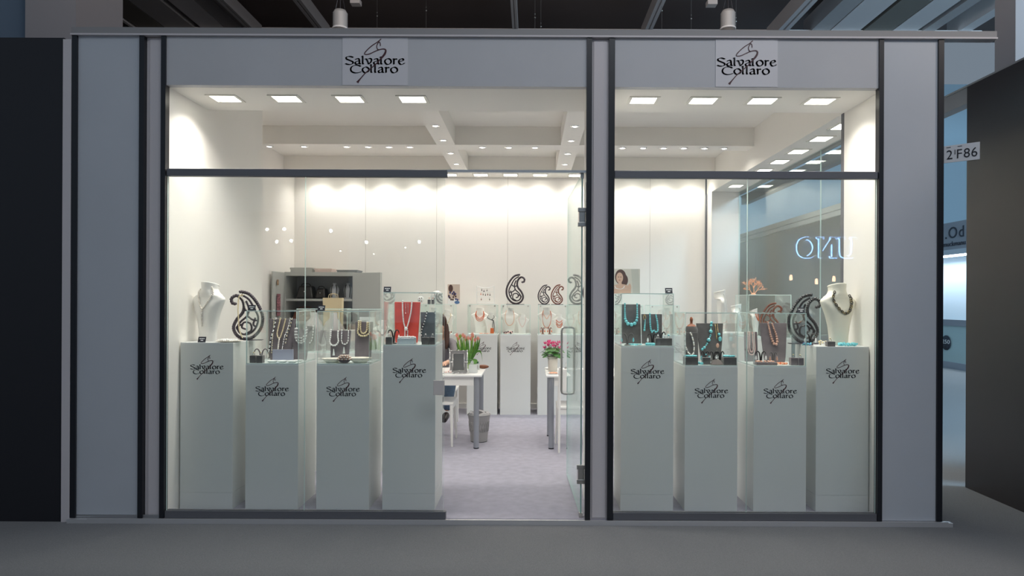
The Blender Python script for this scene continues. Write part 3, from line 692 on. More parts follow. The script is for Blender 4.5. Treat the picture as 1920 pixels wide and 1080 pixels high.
def U(w, top, bot, wb=None):     # u-shaped loop
    wb = wb or w * .8
    return [(-w / 2, top), (-w / 2, top * .6 + bot * .4), (-wb / 2, top * .25 + bot * .75), (-wb * .28, bot + (top - bot) * .04), (0, bot), (wb * .28, bot + (top - bot) * .04), (wb / 2, top * .25 + bot * .75), (w / 2, top * .6 + bot * .4), (w / 2, top)]
def shift(P, dx): return [(p[0] + dx, p[1]) for p in P]
def price_card(x, y, z, label, rz=0, group='black price cards', w=.052, h=.040):
    t = thing('price_card', label, 'price card', (x, y, z), rz, group)
    lean = R(18); c = MB(); c.box(-w / 2, w / 2, -.0015, .0015, 0, h); c.xform(Matrix.Translation((0, 0, .001)) @ Matrix.Rotation(-lean, 4, 'X')); c.build('card', mat('card_black', (.02, .02, .03), .4), t)
    l = MB()
    for (a, b, zz) in ((-.018, -.006, .026), (-.004, .008, .026), (.010, .018, .026), (-.008, .010, .013)): l.box(a, b, -.0022, -.0016, zz - .0028, zz + .0028)
    l.xform(Matrix.Translation((0, 0, .001)) @ Matrix.Rotation(-lean, 4, 'X')); l.build('printed_line', WHITEG, t)
    MB().box(-.012, .012, .0, .018, 0, .0015).tube([(0, .017, .001), (0, .010, .028)], .0012, 5).build('rest', mat('card_black', (.02, .02, .03), .4), t)
def ring_box(x, y, z, label, w=.045, d=.045, h=.052, m=None, gem=PEARLW, group='small grey ring blocks', rz=0, ring=True):
    t = thing('ring_block', label, 'ring stand', (x, y, z), rz, group)
    MB().box(-w / 2, w / 2, -d / 2, d / 2, 0, h).build('block', m or SUEDE, t, bevel=.002)
    if ring:
        r = thing('finger_ring', 'ring on the ' + label, 'ring', (x, y, z + h), rz, 'rings on the display blocks')
        P = [(cos(a) * .009, 0, .009 + sin(a) * .009) for a in [2 * pi * k / 12 for k in range(12)]]
        MB().tube(P, .0014, 6, closed=True).build('band', SILVER, r); MB().ball((0, 0, .021), .006, 8, 6).build('stone', gem, r)
def earring_tree(x, y, z, label, H=.09, W=.07, m=None, gem=None, rz=0, group='earring trees', drop=.03):
    m = m or SUEDE; gem = gem or PEARLW
    t = thing('earring_tree', label, 'earring stand', (x, y, z), rz, group)
    MB().lathe([(.024, 0), (.024, .004), (.016, .008), (0, .008)], n=18, sy=.7).build('foot', m, t)
    b = MB()
    for sx in (-1, 1):
        P = spline([(sx * .002, 0, .005), (sx * .005, 0, H * .5), (sx * W * .16, 0, H * .85), (sx * W * .33, 0, H), (sx * W * .5, 0, H * .93), (sx * W * .56, 0, H * .78)], 4)
        b.tube(P, [.006 - .003 * i / (len(P) - 1) for i in range(len(P))], 8)
    b.build('branch', m, t)
    for sx in (-1, 1):
        e = thing('earring', ('left' if sx < 0 else 'right') + ' earring of the ' + label, 'earring', (x, y, z), rz, 'earrings on trees')
        MB().tube([(sx * W * .56, -.001, H * .77), (sx * W * .56, -.003, H * .77 - drop * .4)], .0010, 5).build('hook', SILVER, e)
        MB().ball((sx * W * .56, -.003, H * .77 - drop * .55), .0055, 8, 6).ball((sx * W * .56, -.003, H * .77 - drop), .0085, 8, 7, sc3=(.9, .7, 1.5)).build('drop_stone', gem, e)
PO = [(.13, 1.0), (-.03, .955), (-.18, .78), (-.29, .52), (-.27, .26), (-.13, .07), (.04, .02), (.19, .09), (.26, .25), (.2, .42), (.09, .56), (.06, .70), (.10, .84), (.20, .92), (.30, .86), (.28, .76), (.20, .75)]
PI_ = [[(.10, .93), (-.03, .84), (-.12, .68), (-.21, .48), (-.18, .28), (-.08, .15), (.04, .11), (.15, .16), (.18, .27), (.12, .38), (.0, .50), (-.03, .65), (.02, .80)],
       [(.04, .12), (-.08, .2), (-.06, .34), (.06, .36), (.1, .26), (.02, .22)], [(-.2, .4), (-.1, .42), (0, .5)], [(-.12, .66), (-.04, .6), (.04, .62)], [(.14, .16), (.2, .26), (.1, .32)], [(-.19, .26), (-.12, .32), (-.16, .46)]]
def paisley(x, y, z, H, label, m, flip=1, rz=0, beads=None, group='paisley jewellery stands', pearls=False, base=True, orn=None):
    t = thing('paisley_stand', label, 'ornament', (x, y, z), rz, group)
    if base: MB().box(-.30 * H, .30 * H, -.035, .035, 0, .006).build('base_plate', PAISD, t, bevel=.001)
    o = MB(); P = [Vector((p[0] * flip * H, 0, p[1] * H * .98 + .004)) for p in PO]; C = spline(P, 6)
    o.tube(C, .022 * H, 8)
    o.build('outline_frame', m, t)
    b = MB()
    for c in resample(C, .042 * H): b.ball(c + Vector((0, 0, 0)), .036 * H, 7, 5)
    for c in resample(spline([(p[0] * flip * H, 0, p[1] * H * .98 + .004) for p in PI_[0]], 6), .040 * H): b.ball(c, .023 * H, 6, 5)
    b.build('bead_trim', beads or m, t)
    q = MB()
    for L in PI_: q.tube(spline([(p[0] * flip * H, 0, p[1] * H * .98 + .004) for p in L], 5), .021 * H, 6)
    q.build('inner_scroll', orn or m, t)
    return t
def dish(x, y, z, r, label, m=None, items=None, im=None, rz=0, group=None, flat=.35, wave=.12, name='shell_dish', cat='dish', fill=14, fr=.006):
    t = thing(name, label, cat, (x, y, z), rz, group); n = 28; mb = MB(); vs = []
    prof = [(0, .002), (.5, .002), (.8, .12 * 2 * flat), (1.0, .5 * flat), (.97, .5 * flat + .02), (.78, .14 * 2 * flat + .03), (.45, .05), (0, .045)]
    for (q, h) in prof:
        for k in range(n):
            a = 2 * pi * k / n; w = 1 + wave * sin(5 * a) * q; vs.append((q * r * w * cos(a), q * r * w * sin(a) * .75, h * r))
    fs = []
    for i in range(len(prof) - 1):
        for k in range(n): fs.append((i * n + k, i * n + (k + 1) % n, (i + 1) * n + (k + 1) % n, (i + 1) * n + k))
    mb.add(vs, fs, 0, True); mb.build('shell' if name == 'shell_dish' else 'bowl', m or WHITEG, t)
    if items:
        b = MB(); rnd = random.Random(int(abs(x) * 1000))
        for k in range(fill):
            a = k * 2.4; q = r * .62 * (k / fill) ** .5; b.ball((q * cos(a), q * sin(a) * .75, r * .06 + fr + (.004 if k % 3 == 0 else 0)), fr * rnd.uniform(.8, 1.1), 7, 5)
        b.build('bead_filling', im or PEARLW, t)
def bead_pile(x, y, z, w, d, h, m, label, n=40, r=.006, cat='bead strands', seed=1, stretch=1.0, group=None, mats=None):
    rnd = random.Random(seed); b = MB(); P = []
    loops = max(2, n // 14)
    for j in range(loops):
        ph = rnd.random() * 6; rr = .55 + .45 * rnd.random(); nn = n // loops
        for k in range(nn):
            a = 2 * pi * k / nn + ph
            X = cos(a) * w / 2 * rr + rnd.uniform(-.1, .1) * w * .2; Y = sin(a) * d / 2 * rr; Z = r + rnd.random() * max(0, h - 2 * r) * (1 - .5 * rr)
            b.ball((X, Y, Z), r * rnd.uniform(.8, 1.15), 7, 5, k % len(mats) if mats else 0, sc3=(stretch, 1, 1))
    return tag(b.build('coiled_strand', mats or m, None, (x, y, z)), label, cat, group)
def X_(x, Y): return (x - PX0) / sc(Y)
# ---------------------------------------------------------------- pedestal 1: bust, paisley, dish
xc, y0, h = PEDS['f1']
B1 = (X_(393, .37), .36, h)
bust(B1, R(-22), .425, 'white neck bust with a pearl lariat on the leftmost pedestal')
on_bust(B1, R(-22), .425, [(-.056, .90), (-.060, .84), (-.055, .76), (-.035, .66), (-.012, .585), (0, .56)], .0064, PEARL, 'left half of the pearl lariat on the white bust of the leftmost pedestal', cat='necklace',
        extra=None)
on_bust(B1, R(-22), .425, [(.056, .93), (.072, .84), (.060, .76), (.030, .64), (.010, .575), (0, .55), (-.003, .45), (-.006, .34), (-.008, .24)], .0064, PEARL, 'long pearl lariat strand falling down the white bust of the leftmost pedestal')
paisley(X_(461, .45), .475, h, .37, 'dark beaded paisley stand hung with pearls beside the white bust at far left', PAISD, flip=-1, rz=R(12))
strand('necklace', 'pearl strand draped over the dark paisley at far left', 'necklace', (X_(461, .45), .475, h), R(12),
       [(-.03 * 1, -.012, .34), (-.055, -.012, .33), (-.062, -.014, .25), (-.058, -.014, .15), (-.052, -.014, .08), (-.03, -.014, .02)], .0055, PEARLG)
strand('necklace', 'short pearl loop crossing the top of the dark paisley at far left', 'necklace', (X_(461, .45), .475, h), R(12),
       [(-.045, -.014, .33), (-.02, -.016, .30), (-.005, -.016, .24), (.03, -.016, .22), (.07, -.016, .25)], .005, PEARL)
dish(X_(430, .27), .272, h, .098, 'flat oval dish of pearls at the foot of the leftmost bust', SHELL, 'pearls', PEARLW, flat=.2, wave=.02, name='pearl_dish', fill=60, fr=.0072)
price_card(X_(379, .22), .215, h, 'black price card at the front edge of the leftmost pedestal', w=.055)
# ---------------------------------------------------------------- case 2
xc, y0, h = PEDS['f2']; z = h + .0085
Bd = board(xc - .035, .435, z, .205, .31, 'mauve grey board with four pearl strands in the second case from the left', SUEDEM, 8)
def wob(a, b, top, bot): return [(a, top), (a + (b - a) * .3, top - (top - bot) * .3), (a + (b - a) * .75, top - (top - bot) * .6), (b, bot)]
on_board(Bd, wob(-.045, -.085, .312, .06), .0052, PEARLW, 'leftmost mixed pearl and chain strand on the mauve board', pick=lambda k: [0, 1, 2][k % 3], mats=[PEARLW, SILVER, BLKB], step=1.7)
on_board(Bd, wob(-.060, -.065, .312, .05), .0040, SILVER, 'thin silver grey strand beside the leftmost strand on the mauve board', pick=lambda k: [0, 1][k % 2], mats=[SILVER, PEARLG])
on_board(Bd, [(-.012, .312), (-.025, .24), (-.03, .19), (-.012, .16), (.004, .20), (.020, .27), (.026, .312)], .0052, PEARLG, 'golden pearl loop in the middle of the mauve board')
on_board(Bd, [(-.012, .165), (-.016, .11), (-.018, .06), (-.018, .035)], .0058, PEARL, 'pearl drop hanging from the golden loop on the mauve board')
on_board(Bd, wob(.075, .035, .312, .12), .0042, PEARLW, 'right mixed chain strand on the mauve board', pick=lambda k: [0, 1, 2][k % 3], mats=[SILVER, PEARLG, BLKB], step=1.8)
on_board(Bd, wob(.062, .012, .312, .07), .0036, PEARLW, 'thin pearl chain left of the right strand on the mauve board', pick=lambda k: [0, 1][k % 2], mats=[PEARLW, SILVER], step=2.2)
Bd = board(xc + .118, .42, z, .13, .235, 'small mauve board with a pearl bib in the second case from the left', SUEDEM, 8)
for j, (w_, b_) in enumerate(((.062, .165), (.075, .145), (.088, .128))):
    on_board(Bd, U(w_, .236, b_), .0052, PEARLW, 'pearl bib row, %s, on the small mauve board' % ('innermost', 'middle', 'outermost')[j], pick=lambda k: [0, 1][k % 2], mats=[PEARLW, PEARLD])
c_ = MB().box(-.075, .075, -.01, .01, 0, .085); tag(c_.build('display_block', mat('lilac_block', (.36, .36, .46), .5), None, (xc + .01, .375, z)), 'lilac grey block in front of the mauve board', 'display block')
earring_tree(xc - .115, .28, z, 'brown forked tree in the second case from the left', .095, .085, SUEDEM, PEARL)
ring_box(xc - .150, .235, z, 'small block at the left front of the second case', gem=PEARLG, w=.042)
ring_box(xc - .098, .23, z, 'small block right of the left front block in the second case', gem=PEARLG, w=.042)
for j, dx in enumerate((-.02, .052, .124)):
    dish(xc + dx, .245, z, .040, 'small white scalloped shell dish in the second case, ' + ('left', 'middle', 'right')[j] + ' of three', WHITEG, flat=.75, wave=.12, group='white shell dishes')
dish(xc + .14, .33, z, .034, 'white scalloped shell dish behind the other three in the second case', WHITEG, flat=.75, wave=.12, group='white shell dishes')
price_card(X_(470, .2), .215, h + .3835, 'black price card on top of the second case from the left')
# ---------------------------------------------------------------- case 3
xc, y0, h = PEDS['f3']; z = h + .0085
Bd = board(PEDS['m1'][0] - .10, 1.33, z, .085, .22, 'narrow dark board with grey pearls in the second row case behind the shells', SUEDE, 6)
on_board(Bd, U(.06, .22, .07), .0058, PEARLD, 'grey pearl loop on the narrow dark board', pick=lambda k: k % 2, mats=[PEARLD, PEARLW])
Bd = board(xc - .095, .43, z, .155, .225, 'mauve board with two silver strands in the shell case', SUEDEM, 9, wb=.13)
ts = lambda x0, zt: MB().lathe([(.001, .055), (.004, .045), (.009, 0), (0, 0)], c=(0, 0, 0), n=8)
def tassel(Bd, u, v):
    (a, b, c, d, e), f = Bd; p = f(u, v, .006); m_ = MB().lathe([(.002, .05), (.004, .04), (.010, 0), (0, 0)], n=10); m_.v = [(q[0] + p.x, q[1] * .5 + p.y, q[2] + p.z) for q in m_.v]; return m_
on_board(Bd, shift(U(.055, .226, .11, .065), -.045), .0065, PEARLW, 'white pearl loop with tassel on the mauve board of the shell case', extra=[('tassel', tassel(Bd, -.043, .035), PEARLW)])
on_board(Bd, shift(U(.050, .226, .12, .050), .035), .0045, PEARLD, 'fine silver grey loop with tassel on the mauve board of the shell case', extra=[('tassel', tassel(Bd, .033, .05), PEARLW)], pick=lambda k: k % 2, mats=[PEARLW, SILVER])
Bd = board(xc + .075, .45, z, .135, .290, 'tall mauve board with golden pearls in the shell case', SUEDEM, 8, wb=.12)
on_board(Bd, U(.080, .292, .180, .088), .0068, PEARLG, 'outer golden pearl loop in the shell case')
on_board(Bd, U(.050, .292, .200, .046), .0060, PEARLG, 'inner golden pearl loop in the shell case')
dish(xc - .10, .27, z, .080, 'big pearly shell at the left front of the shell case', SHELL, 'seed pearls', PEARLW, flat=.75, wave=.04, fill=16, fr=.005)
dish(xc + .10, .27, z, .085, 'big pearly shell at the right front of the shell case', SHELL, 'pale beads', PEARL, flat=.85, wave=.05, fill=12, fr=.005)
t = thing('bracelet', 'chunky pearl bracelet on a dark mount between the two big shells', 'bracelet', (xc + .0, .225, z))
MB().ball((0, 0, .028), .045, 16, 10, sc3=(1, .7, .62)).build('mount', SUEDEM, t)
b_ = MB()
for j, zz in enumerate((.030, .043, .054)):
    for k in range(22):
        a = 2 * pi * k / 22; q = (.050, .042, .030)[j]; b_.ball((q * cos(a), q * sin(a) * .72, zz), .0058, 7, 5, (k + j) % 2)
b_.build('bead_rows', [PEARL, PEARLC], t)
price_card(X_(601, .2), .215, h + .3835, 'black price card on top of the shell case')
# ---------------------------------------------------------------- case 4: red board
xc, y0, h = PEDS['f4']; z = h + .0085
Bd = board(xc - .062, .41, z + .0, .195, .305, 'bright red velvet display board in the case beside the doorway', REDV, 7, wb=.165)
br = MB(); 
on_board(Bd, [(-.035, .310), (-.032, .23), (-.024, .16), (-.012, .115)], .0054, PEARLW, 'left side of the long silver white strand on the red board')
on_board(Bd, [(.035, .310), (.030, .23), (.016, .16), (.004, .115)], .0054, PEARLW, 'right side of the long silver white strand on the red board')
t = strand('necklace', 'round pearl brooch with two bead tails on the red board', 'necklace', (xc - .062, .41, z), 0, [(-.012, .008, .095), (-.012, .004, .045)], .0055, PEARLW,
           extra=[('second_tail', MB().ball((.008, .009, .088), .0055).ball((.008, .007, .075), .0055).ball((.008, .006, .062), .0055).ball((.008, .004, .05), .0055), PEARLW), ('brooch', MB().ball((-.003, .002, .105), .014, 12, 8, sc3=(1, .5, 1)), PEARLW)])
on_board(Bd, [(-.012, .29), (-.010, .22)], .0022, SILVER, 'thin left chain drop in the middle of the red board')
on_board(Bd, [(.006, .29), (.008, .22)], .0022, SILVER, 'thin right chain drop in the middle of the red board')
Bd = board(xc + .100, .46, z, .14, .228, 'slate grey board right of the red board', mat('slate_suede', (.10, .115, .13), .85, bump=.3, bscale=400, var=.2, vscale=20), 7, wb=.12)
on_board(Bd, [(-.02, .230), (-.035, .16), (-.055, .10), (-.06, .05)], .0048, BLKB, 'left dark and pearl strand on the slate grey board', pick=lambda k: k % 2, mats=[BLKB, PEARLW])
on_board(Bd, [(.042, .230), (.048, .17), (.055, .12), (.05, .08)], .0048, BLKB, 'right dark and pearl strand on the slate grey board', pick=lambda k: k % 3, mats=[BLKB, PEARLW, BLKB])
b_ = MB().box(-.062, .062, -.045, .045, 0, .042); tag(b_.build('display_block', mat('pale_blue_block', (.42, .47, .52), .4), None, (xc - .036, .29, z), bevel=.002), 'low blue grey block carrying a pearl strand before the red board', 'display block')
bead_pile(xc - .036, .29, z + .042, .12, .06, .018, PEARLW, 'white pearl strand coiled on the low block before the red board', 36, .006, seed=3)
ring_box(xc - .152, .235, z, 'block at the left front of the red board case', gem=PEARLW)
ring_box(xc + .108, .24, z, 'block at the right front of the red board case, left of two', gem=PEARLW, w=.05)
ring_box(xc + .158, .245, z, 'block at the right front corner of the red board case', gem=PEARLW, w=.04)
earring_tree(xc - .135, .30, z, 'dark forked tree at the left of the red board', .10, .07, BLKLE, PEARLW)
price_card(X_(725, .2), .215, h + .3835, 'black price card on top of the red board case')
# ---------------------------------------------------------------- case 5: turquoise
xc, y0, h = PEDS['f5']; z = h + .0085
Bd = board(xc - .077, .45, z, .146, .295, 'tall dark board with big turquoise beads beside the middle pillar', SUEDE, 6, wb=.15)
on_board(Bd, U(.092, .297, .140, .086), .0092, TURQ, 'graduated turquoise bead necklace with the biggest bead in the middle', rf=lambda t: .62 + .75 * math.exp(-((t - .5) / .22) ** 2), n=10, h=8)
Bd = board(xc + .075, .42, z, .155, .222, 'lower dark board with fine turquoise strands beside the tall one', SUEDE, 6, wb=.15)
on_board(Bd, [(-.015, .222), (-.014, .16), (-.010, .11), (0, .085), (.012, .10), (.03, .085), (.042, .10), (.040, .16), (.028, .222)], .0062, TURQ, 'turquoise bead strand with flower pendants on the lower dark board')
on_board(Bd, [(-.05, .18), (-.055, .13), (-.058, .09)], .0055, TURQ, 'turquoise tassel drop at the left of the lower dark board', rf=lambda t: .5 + t)
on_board(Bd, [(-.056, .215), (-.062, .20), (-.058, .18), (-.050, .18), (-.046, .20), (-.054, .215)], .0028, GOLDM, 'gold link clasp at the left of the lower dark board')
earring_tree(xc - .135, .245, z, 'dark forked tree with turquoise drops beside the middle pillar', .085, .075, SUEDE, TURQ)
earring_tree(xc + .055, .30, z, 'dark forked tree between the turquoise boards and the blocks', .080, .060, BLKLE, PEARLW)
earring_tree(xc + .125, .335, z, 'dark forked tree behind the right front blocks of the turquoise case', .092, .055, BLKLE, SILVER)
bead_pile(xc - .085, .27, z, .12, .06, .012, TURQ, 'small turquoise strand lying behind the left tree', 30, .005, seed=5)
dish(xc - .03, .25, z, .030, 'tiny pale dish at the front of the turquoise bead case', WHITEG, flat=.4)
t = thing('bracelet', 'oval turquoise bracelet lying at the front of the turquoise bead case', 'bracelet', (xc + .028, .235, z)); b_ = MB()
for k in range(18): a = 2 * pi * k / 18; b_.ball((.028 * cos(a), .018 * sin(a), .010), .0085, 8, 6, sc3=(1, 1, 1.15))
b_.build('bead_ring', TURQ, t)
for j, dx in enumerate((.085, .124, .163)): ring_box(xc + dx, .25, z, ('left', 'middle', 'right')[j] + ' one of three dark blocks in the turquoise bead case', w=.040, gem=(SILVER, PEARLW, TURQ)[j])
price_card(X_(1255, .2), .215, h + .3835, 'black price card on top of the turquoise bead case')
# portrait photo on the case
t = thing('portrait_print', 'printed portrait of a dark haired woman in pearls standing on the turquoise bead case', 'photo print', (X_(1176, .42), .44, h + .3835))
MB().box(-.098, .098, -.002, .002, 0, .185).build('print_board', mat('print_back', (.62, .60, .54), .5), t)
def disc(mb, cx, cz, rx, rz_, y, m, n=20, a0=0, a1=2 * pi):
    mb.add([(cx + rx * cos(a0 + (a1 - a0) * k / n), y, cz + rz_ * sin(a0 + (a1 - a0) * k / n)) for k in range(n)], [tuple(range(n))], m)
p = MB(); SK = mat('print_skin', (.62, .42, .32), .5); HR = mat('print_hair', (.09, .045, .035), .5)
disc(p, -.048, .125, .042, .056, -.0022, 1); disc(p, -.022, .100, .030, .045, -.0023, 1); disc(p, -.046, .036, .075, .035, -.0024, 0, 14, 0, pi)
p.add([(-.098, -.0024, 0), (.03, -.0024, 0), (.03, -.0024, .036), (-.098, -.0024, .036)], [(0, 1, 2, 3)], 0)
p.add([(-.066, -.0026, .03), (-.038, -.0026, .03), (-.040, -.0026, .085), (-.064, -.0026, .085)], [(0, 1, 2, 3)], 0)
disc(p, -.055, .118, .026, .040, -.0027, 0); disc(p, -.064, .124, .005, .0025, -.003, 1); disc(p, -.046, .124, .005, .0025, -.003, 1); disc(p, -.055, .100, .007, .003, -.003, 2)
disc(p, .020, .045, .012, .030, -.0026, 0)
for k in range(13):
    a = pi + pi * k / 12; disc(p, -.055 + .035 * cos(a), .055 + .022 * sin(a), .0035, .0035, -.0032, 3, 8)
p.build('printed_portrait', [SK, HR, mat('print_lip', (.45, .12, .10), .5), PEARLW], t)
MB().add([(.045, -.0022, .0), (.098, -.0022, 0), (.085, -.0022, .185), (.030, -.0022, .185)], [(0, 1, 2, 3)]).build('printed_curtain', mat('print_curtain', (.52, .53, .48), .5), t)
MB().tube([(0, .002, .12), (0, .06, .001)], .002, 5).build('rest', WHITEP, t)
# ---------------------------------------------------------------- case 6
xc, y0, h = PEDS['f6']; z = h + .0085
Bd = board(xc - .090, .40, z, .105, .222, 'small dark board with a cream bead strand, left in the turquoise stone case', SUEDE, 6, wb=.10)
on_board(Bd, [(-.045, .223), (-.048, .14), (-.03, .08), (-.005, .055), (.014, .07), (.018, .13), (.002, .20), (-.01, .223)], .0058, PEARL, 'cream and grey bead strand on the small dark board', pick=lambda k: k % 3, mats=[PEARL, PEARLW, PEARLD])
t = thing('figurine', 'carved wooden figurine with a dark round head behind the small dark board', 'figurine', (xc - .070, .50, z))
MB().lathe([(.045, 0), (.042, .15), (.046, .19), (.050, .24), (.040, .265)], n=18, sy=.7).build('dark_dress', SUEDE, t)
MB().lathe([(.036, .262), (.028, .275), (.010, .285), (.010, .30)], n=16, sy=.7).lathe([(.0, .298), (.010, .302), (.012, .318), (.009, .333), (.0, .338)], n=14).build('carved_head', mat('carved_wood', (.30, .09, .04), .4), t)
Bd = board(xc + .070, .46, z, .205, .290, 'large dark board with turquoise stones and drops in the right window', SUEDE, 8, wb=.135)
on_board(Bd, [(.010, .292), (.004, .25), (.0, .20), (-.012, .17), (-.028, .135), (-.05, .105), (-.075, .085)], .0105, TURQ, 'irregular turquoise and silver strand crossing the large dark board', rf=lambda t: [.95, .9, .5, 1.2, .6, .55, 1.25, .6, .5, .9, .8][min(10, int(t * 11))], pick=lambda k: 1 if k % 4 == 3 else 0, mats=[TURQ, SILVER], n=10, h=8)
(a_, b2, c_, d_, e_), f_ = Bd
strand('necklace', 'gold chain with two turquoise drops on the large dark board', 'pendant', (a_, b2, c_), 0, [f_(.055, .288, .004), f_(.06, .22, .004)], .003, GOLDM,
       extra=[('upper_stone', MB().ball(f_(.066, .205, .008), .011, 10, 8, sc3=(1, .6, 1)), TURQ), ('lower_stone', MB().ball(f_(.072, .170, .008), .013, 10, 8, sc3=(1, .6, 1.5)), TURQ)])
strand('necklace', 'gold chain with a pale oval drop left of the turquoise drops', 'pendant', (a_, b2, c_), 0, [f_(.040, .280, .004), f_(.048, .17, .004)], .0035, GOLDM,
       extra=[('pale_stone', MB().ball(f_(.052, .120, .008), .012, 10, 8, sc3=(1, .6, 1.5)), PEARLC)])
for j, (dx, w_) in enumerate(((-.137, .095), (.14, .092))):
    s_ = ('left', 'right')[j]
    o = MB().box(-w_ / 2, w_ / 2, -.035, .035, 0, .055).build('display_block', SUEDE, None, (xc + dx, .24, z), bevel=.002); tag(o, 'dark block topped with turquoise chips at the %s front of the turquoise stone case' % s_, 'display block')
    bead_pile(xc + dx, .24, z + .055, .085, .05, .014, TURQ, 'turquoise chips heaped on the %s dark block' % s_, 50, .0068, seed=8 + j)
bead_pile(xc - .068, .25, z, .04, .06, .03, TURQ, 'turquoise strand heaped beside the left dark block', 30, .006, seed=12)
ring_box(xc - .02, .26, z, 'narrow dark block in the middle of the turquoise stone case', w=.055, h=.05, gem=TURQ)
t = thing('ring_pillow', 'folded dark leather pillow with a silver ring at the front of the turquoise stone case', 'ring stand', (xc + .045, .228, z))
MB().add([(-.045, -.02, .002), (.0, -.03, .0), (.05, -.02, .002), (.04, .03, 0), (-.04, .03, 0), (-.03, -.008, .034), (.0, .0, .045), (.032, -.004, .034)], [(0, 1, 6, 5), (1, 2, 7, 6), (2, 3, 7), (3, 4, 5, 6), (3, 6, 7), (4, 0, 5), (0, 4, 3, 2, 1)], 0).build('pillow', mat('taupe_leather', (.16, .13, .12), .4), t, bevel=.004)
MB().tube([(cos(a) * .010, -.002, .052 + sin(a) * .010) for a in [2 * pi * k / 12 for k in range(12)]], .002, 6, closed=True).ball((0, -.004, .064), .005).build('ring', SILVER, t)
for j, dx in enumerate((-.01, .055, .10)):
    earring_tree(xc + dx, .325, z, 'small dark forked tree before the large dark board, ' + ('left', 'middle', 'right')[j] + ' of three', .088, .05, BLKLE, (TURQ, SILVER, PEARLW)[j], group='small forked trees')
# ---------------------------------------------------------------- case 7
xc, y0, h = PEDS['f7']; z = h + .0085
Bd = board(xc + .055, .44, z, .205, .295, 'large taupe board with a copper pearl strand in the right window', SUEDEM, 8, wb=.15)
on_board(Bd, [(-.045, .298), (-.036, .25), (-.025, .19), (-.012, .15), (.0, .132), (.013, .135), (.020, .16), (.012, .21), (-.004, .26), (-.015, .298)], .0075, PEARLC, 'copper pearl strand hanging on the large taupe board', rf=lambda t: .75 + .5 * math.exp(-((t - .5) / .25) ** 2), n=10, h=8)
Bd = board(xc - .105, .49, z, .10, .225, 'small taupe board with pink strands, left in the copper pearl case', SUEDEM, 6, wb=.10)
on_board(Bd, U(.05, .222, .05, .055), .0045, PINKB, 'outer pink pearl strand on the small taupe board')
on_board(Bd, shift(U(.024, .222, .07, .028), .0), .0045, PINKB, 'inner pink pearl strand on the small taupe board')
o = MB().box(-.075, .075, -.04, .04, 0, .018).build('tray', SUEDEM, None, (xc - .085, .255, z), bevel=.002); tag(o, 'low taupe tray at the left front of the copper pearl case', 'tray')
bead_pile(xc - .085, .255, z + .018, .13, .06, .012, PINKB, 'pink and peach beads spread on the low taupe tray', 44, .0052, seed=21, mats=[PINKB, CORALP])
bead_pile(xc + .03, .29, z, .11, .07, .018, CORALP, 'salmon coral strand on the floor of the copper pearl case', 40, .006, seed=22, mats=[CORALP, CORAL])
earring_tree(xc - .09, .33, z, 'dark forked tree left before the taupe board', .090, .065, BLKLE, PEARLW)
earring_tree(xc - .005, .31, z, 'dark forked tree before the middle of the taupe board', .085, .045, SUEDE, PEARLC)
ring_box(xc + .115, .245, z, 'taupe block at the right front of the copper pearl case', m=SUEDEM, gem=PEARLG, w=.048)
ring_box(xc + .160, .235, z, 'taupe block at the right front corner of the copper pearl case', m=SUEDEM, gem=PEARLG, w=.036)
price_card(X_(1502, .22), .215, h + .3835, 'black price card on top of the copper pearl case')
# ---------------------------------------------------------------- pedestal 8
xc, y0, h = PEDS['f8']
B8 = (X_(1570, .38), .37, h); H8 = .445
bust(B8, R(20), H8, 'cream neck bust with a chunky link necklace on the right corner pedestal', m=mat('bust_cream', (.84, .81, .70), .5))
f8 = bust_map(H8); LP = spline([f8(x, zz, .008) for x, zz in [(-.060, .89), (-.082, .81), (-.080, .73), (-.055, .63), (-.022, .555), (.012, .525), (.045, .56), (.072, .65), (.084, .75), (.066, .86)]], 6)
t = thing('link_necklace', 'chunky dark silver link necklace around the cream bust', 'necklace', B8, R(20)); odd = MB(); C_ = resample(LP, .017)
for i in range(len(C_) - 1):
    a, b = Vector(C_[i]), Vector(C_[i + 1]); d = (b - a).normalized(); up = Vector((0, -1, .2)); sd = d.cross(up).normalized(); nn = sd.cross(d).normalized()
    W_ = (sd if i % 2 == 0 else (sd * .6 + nn * .6).normalized()) * .0085
    c = (a + b) / 2; P = [c + d * .0125 * cos(q) + W_ * sin(q) for q in [2 * pi * k / 10 for k in range(10)]]
    odd.tube(P, .0035, 6, closed=True, m=i % 3 // 2)
odd.build('links', [mat('dark_silver', (.10, .095, .085), .3, metal=.8), mat('horn_gold', (.35, .28, .14), .35, metal=.6)], t)
paisley(X_(1510, .47), .49, h, .375, 'large black beaded paisley stand behind the cream bust at right', BLKB, flip=1, rz=R(-8))
earring_tree(X_(1519, .34), .335, h, 'black forked tree with pale drops on the right corner pedestal', .085, .07, BLKLE, PEARLW, drop=.035)
bead_pile(X_(1510, .26) + .02, .275, h, .08, .07, .03, TURQ, 'blue and turquoise beads on the left of the right corner pedestal', 34, .006, seed=31, mats=[TURQ, mat('lapis', (.08, .12, .45), .3)])
bead_pile(X_(1590, .26), .265, h, .17, .08, .032, TURQ, 'turquoise chip strands lying at the foot of the cream bust', 120, .0078, seed=32)
ring_box(X_(1557, .225), .225, h, 'dark brown block before the cream bust', w=.055, h=.035, gem=PEARLG)
bead_pile(X_(1545, .33), .345, h, .06, .05, .05, PEARLG, 'gold toned bangle beads piled beside the cream bust', 30, .008, seed=33, mats=[PEARLG, SILVER])
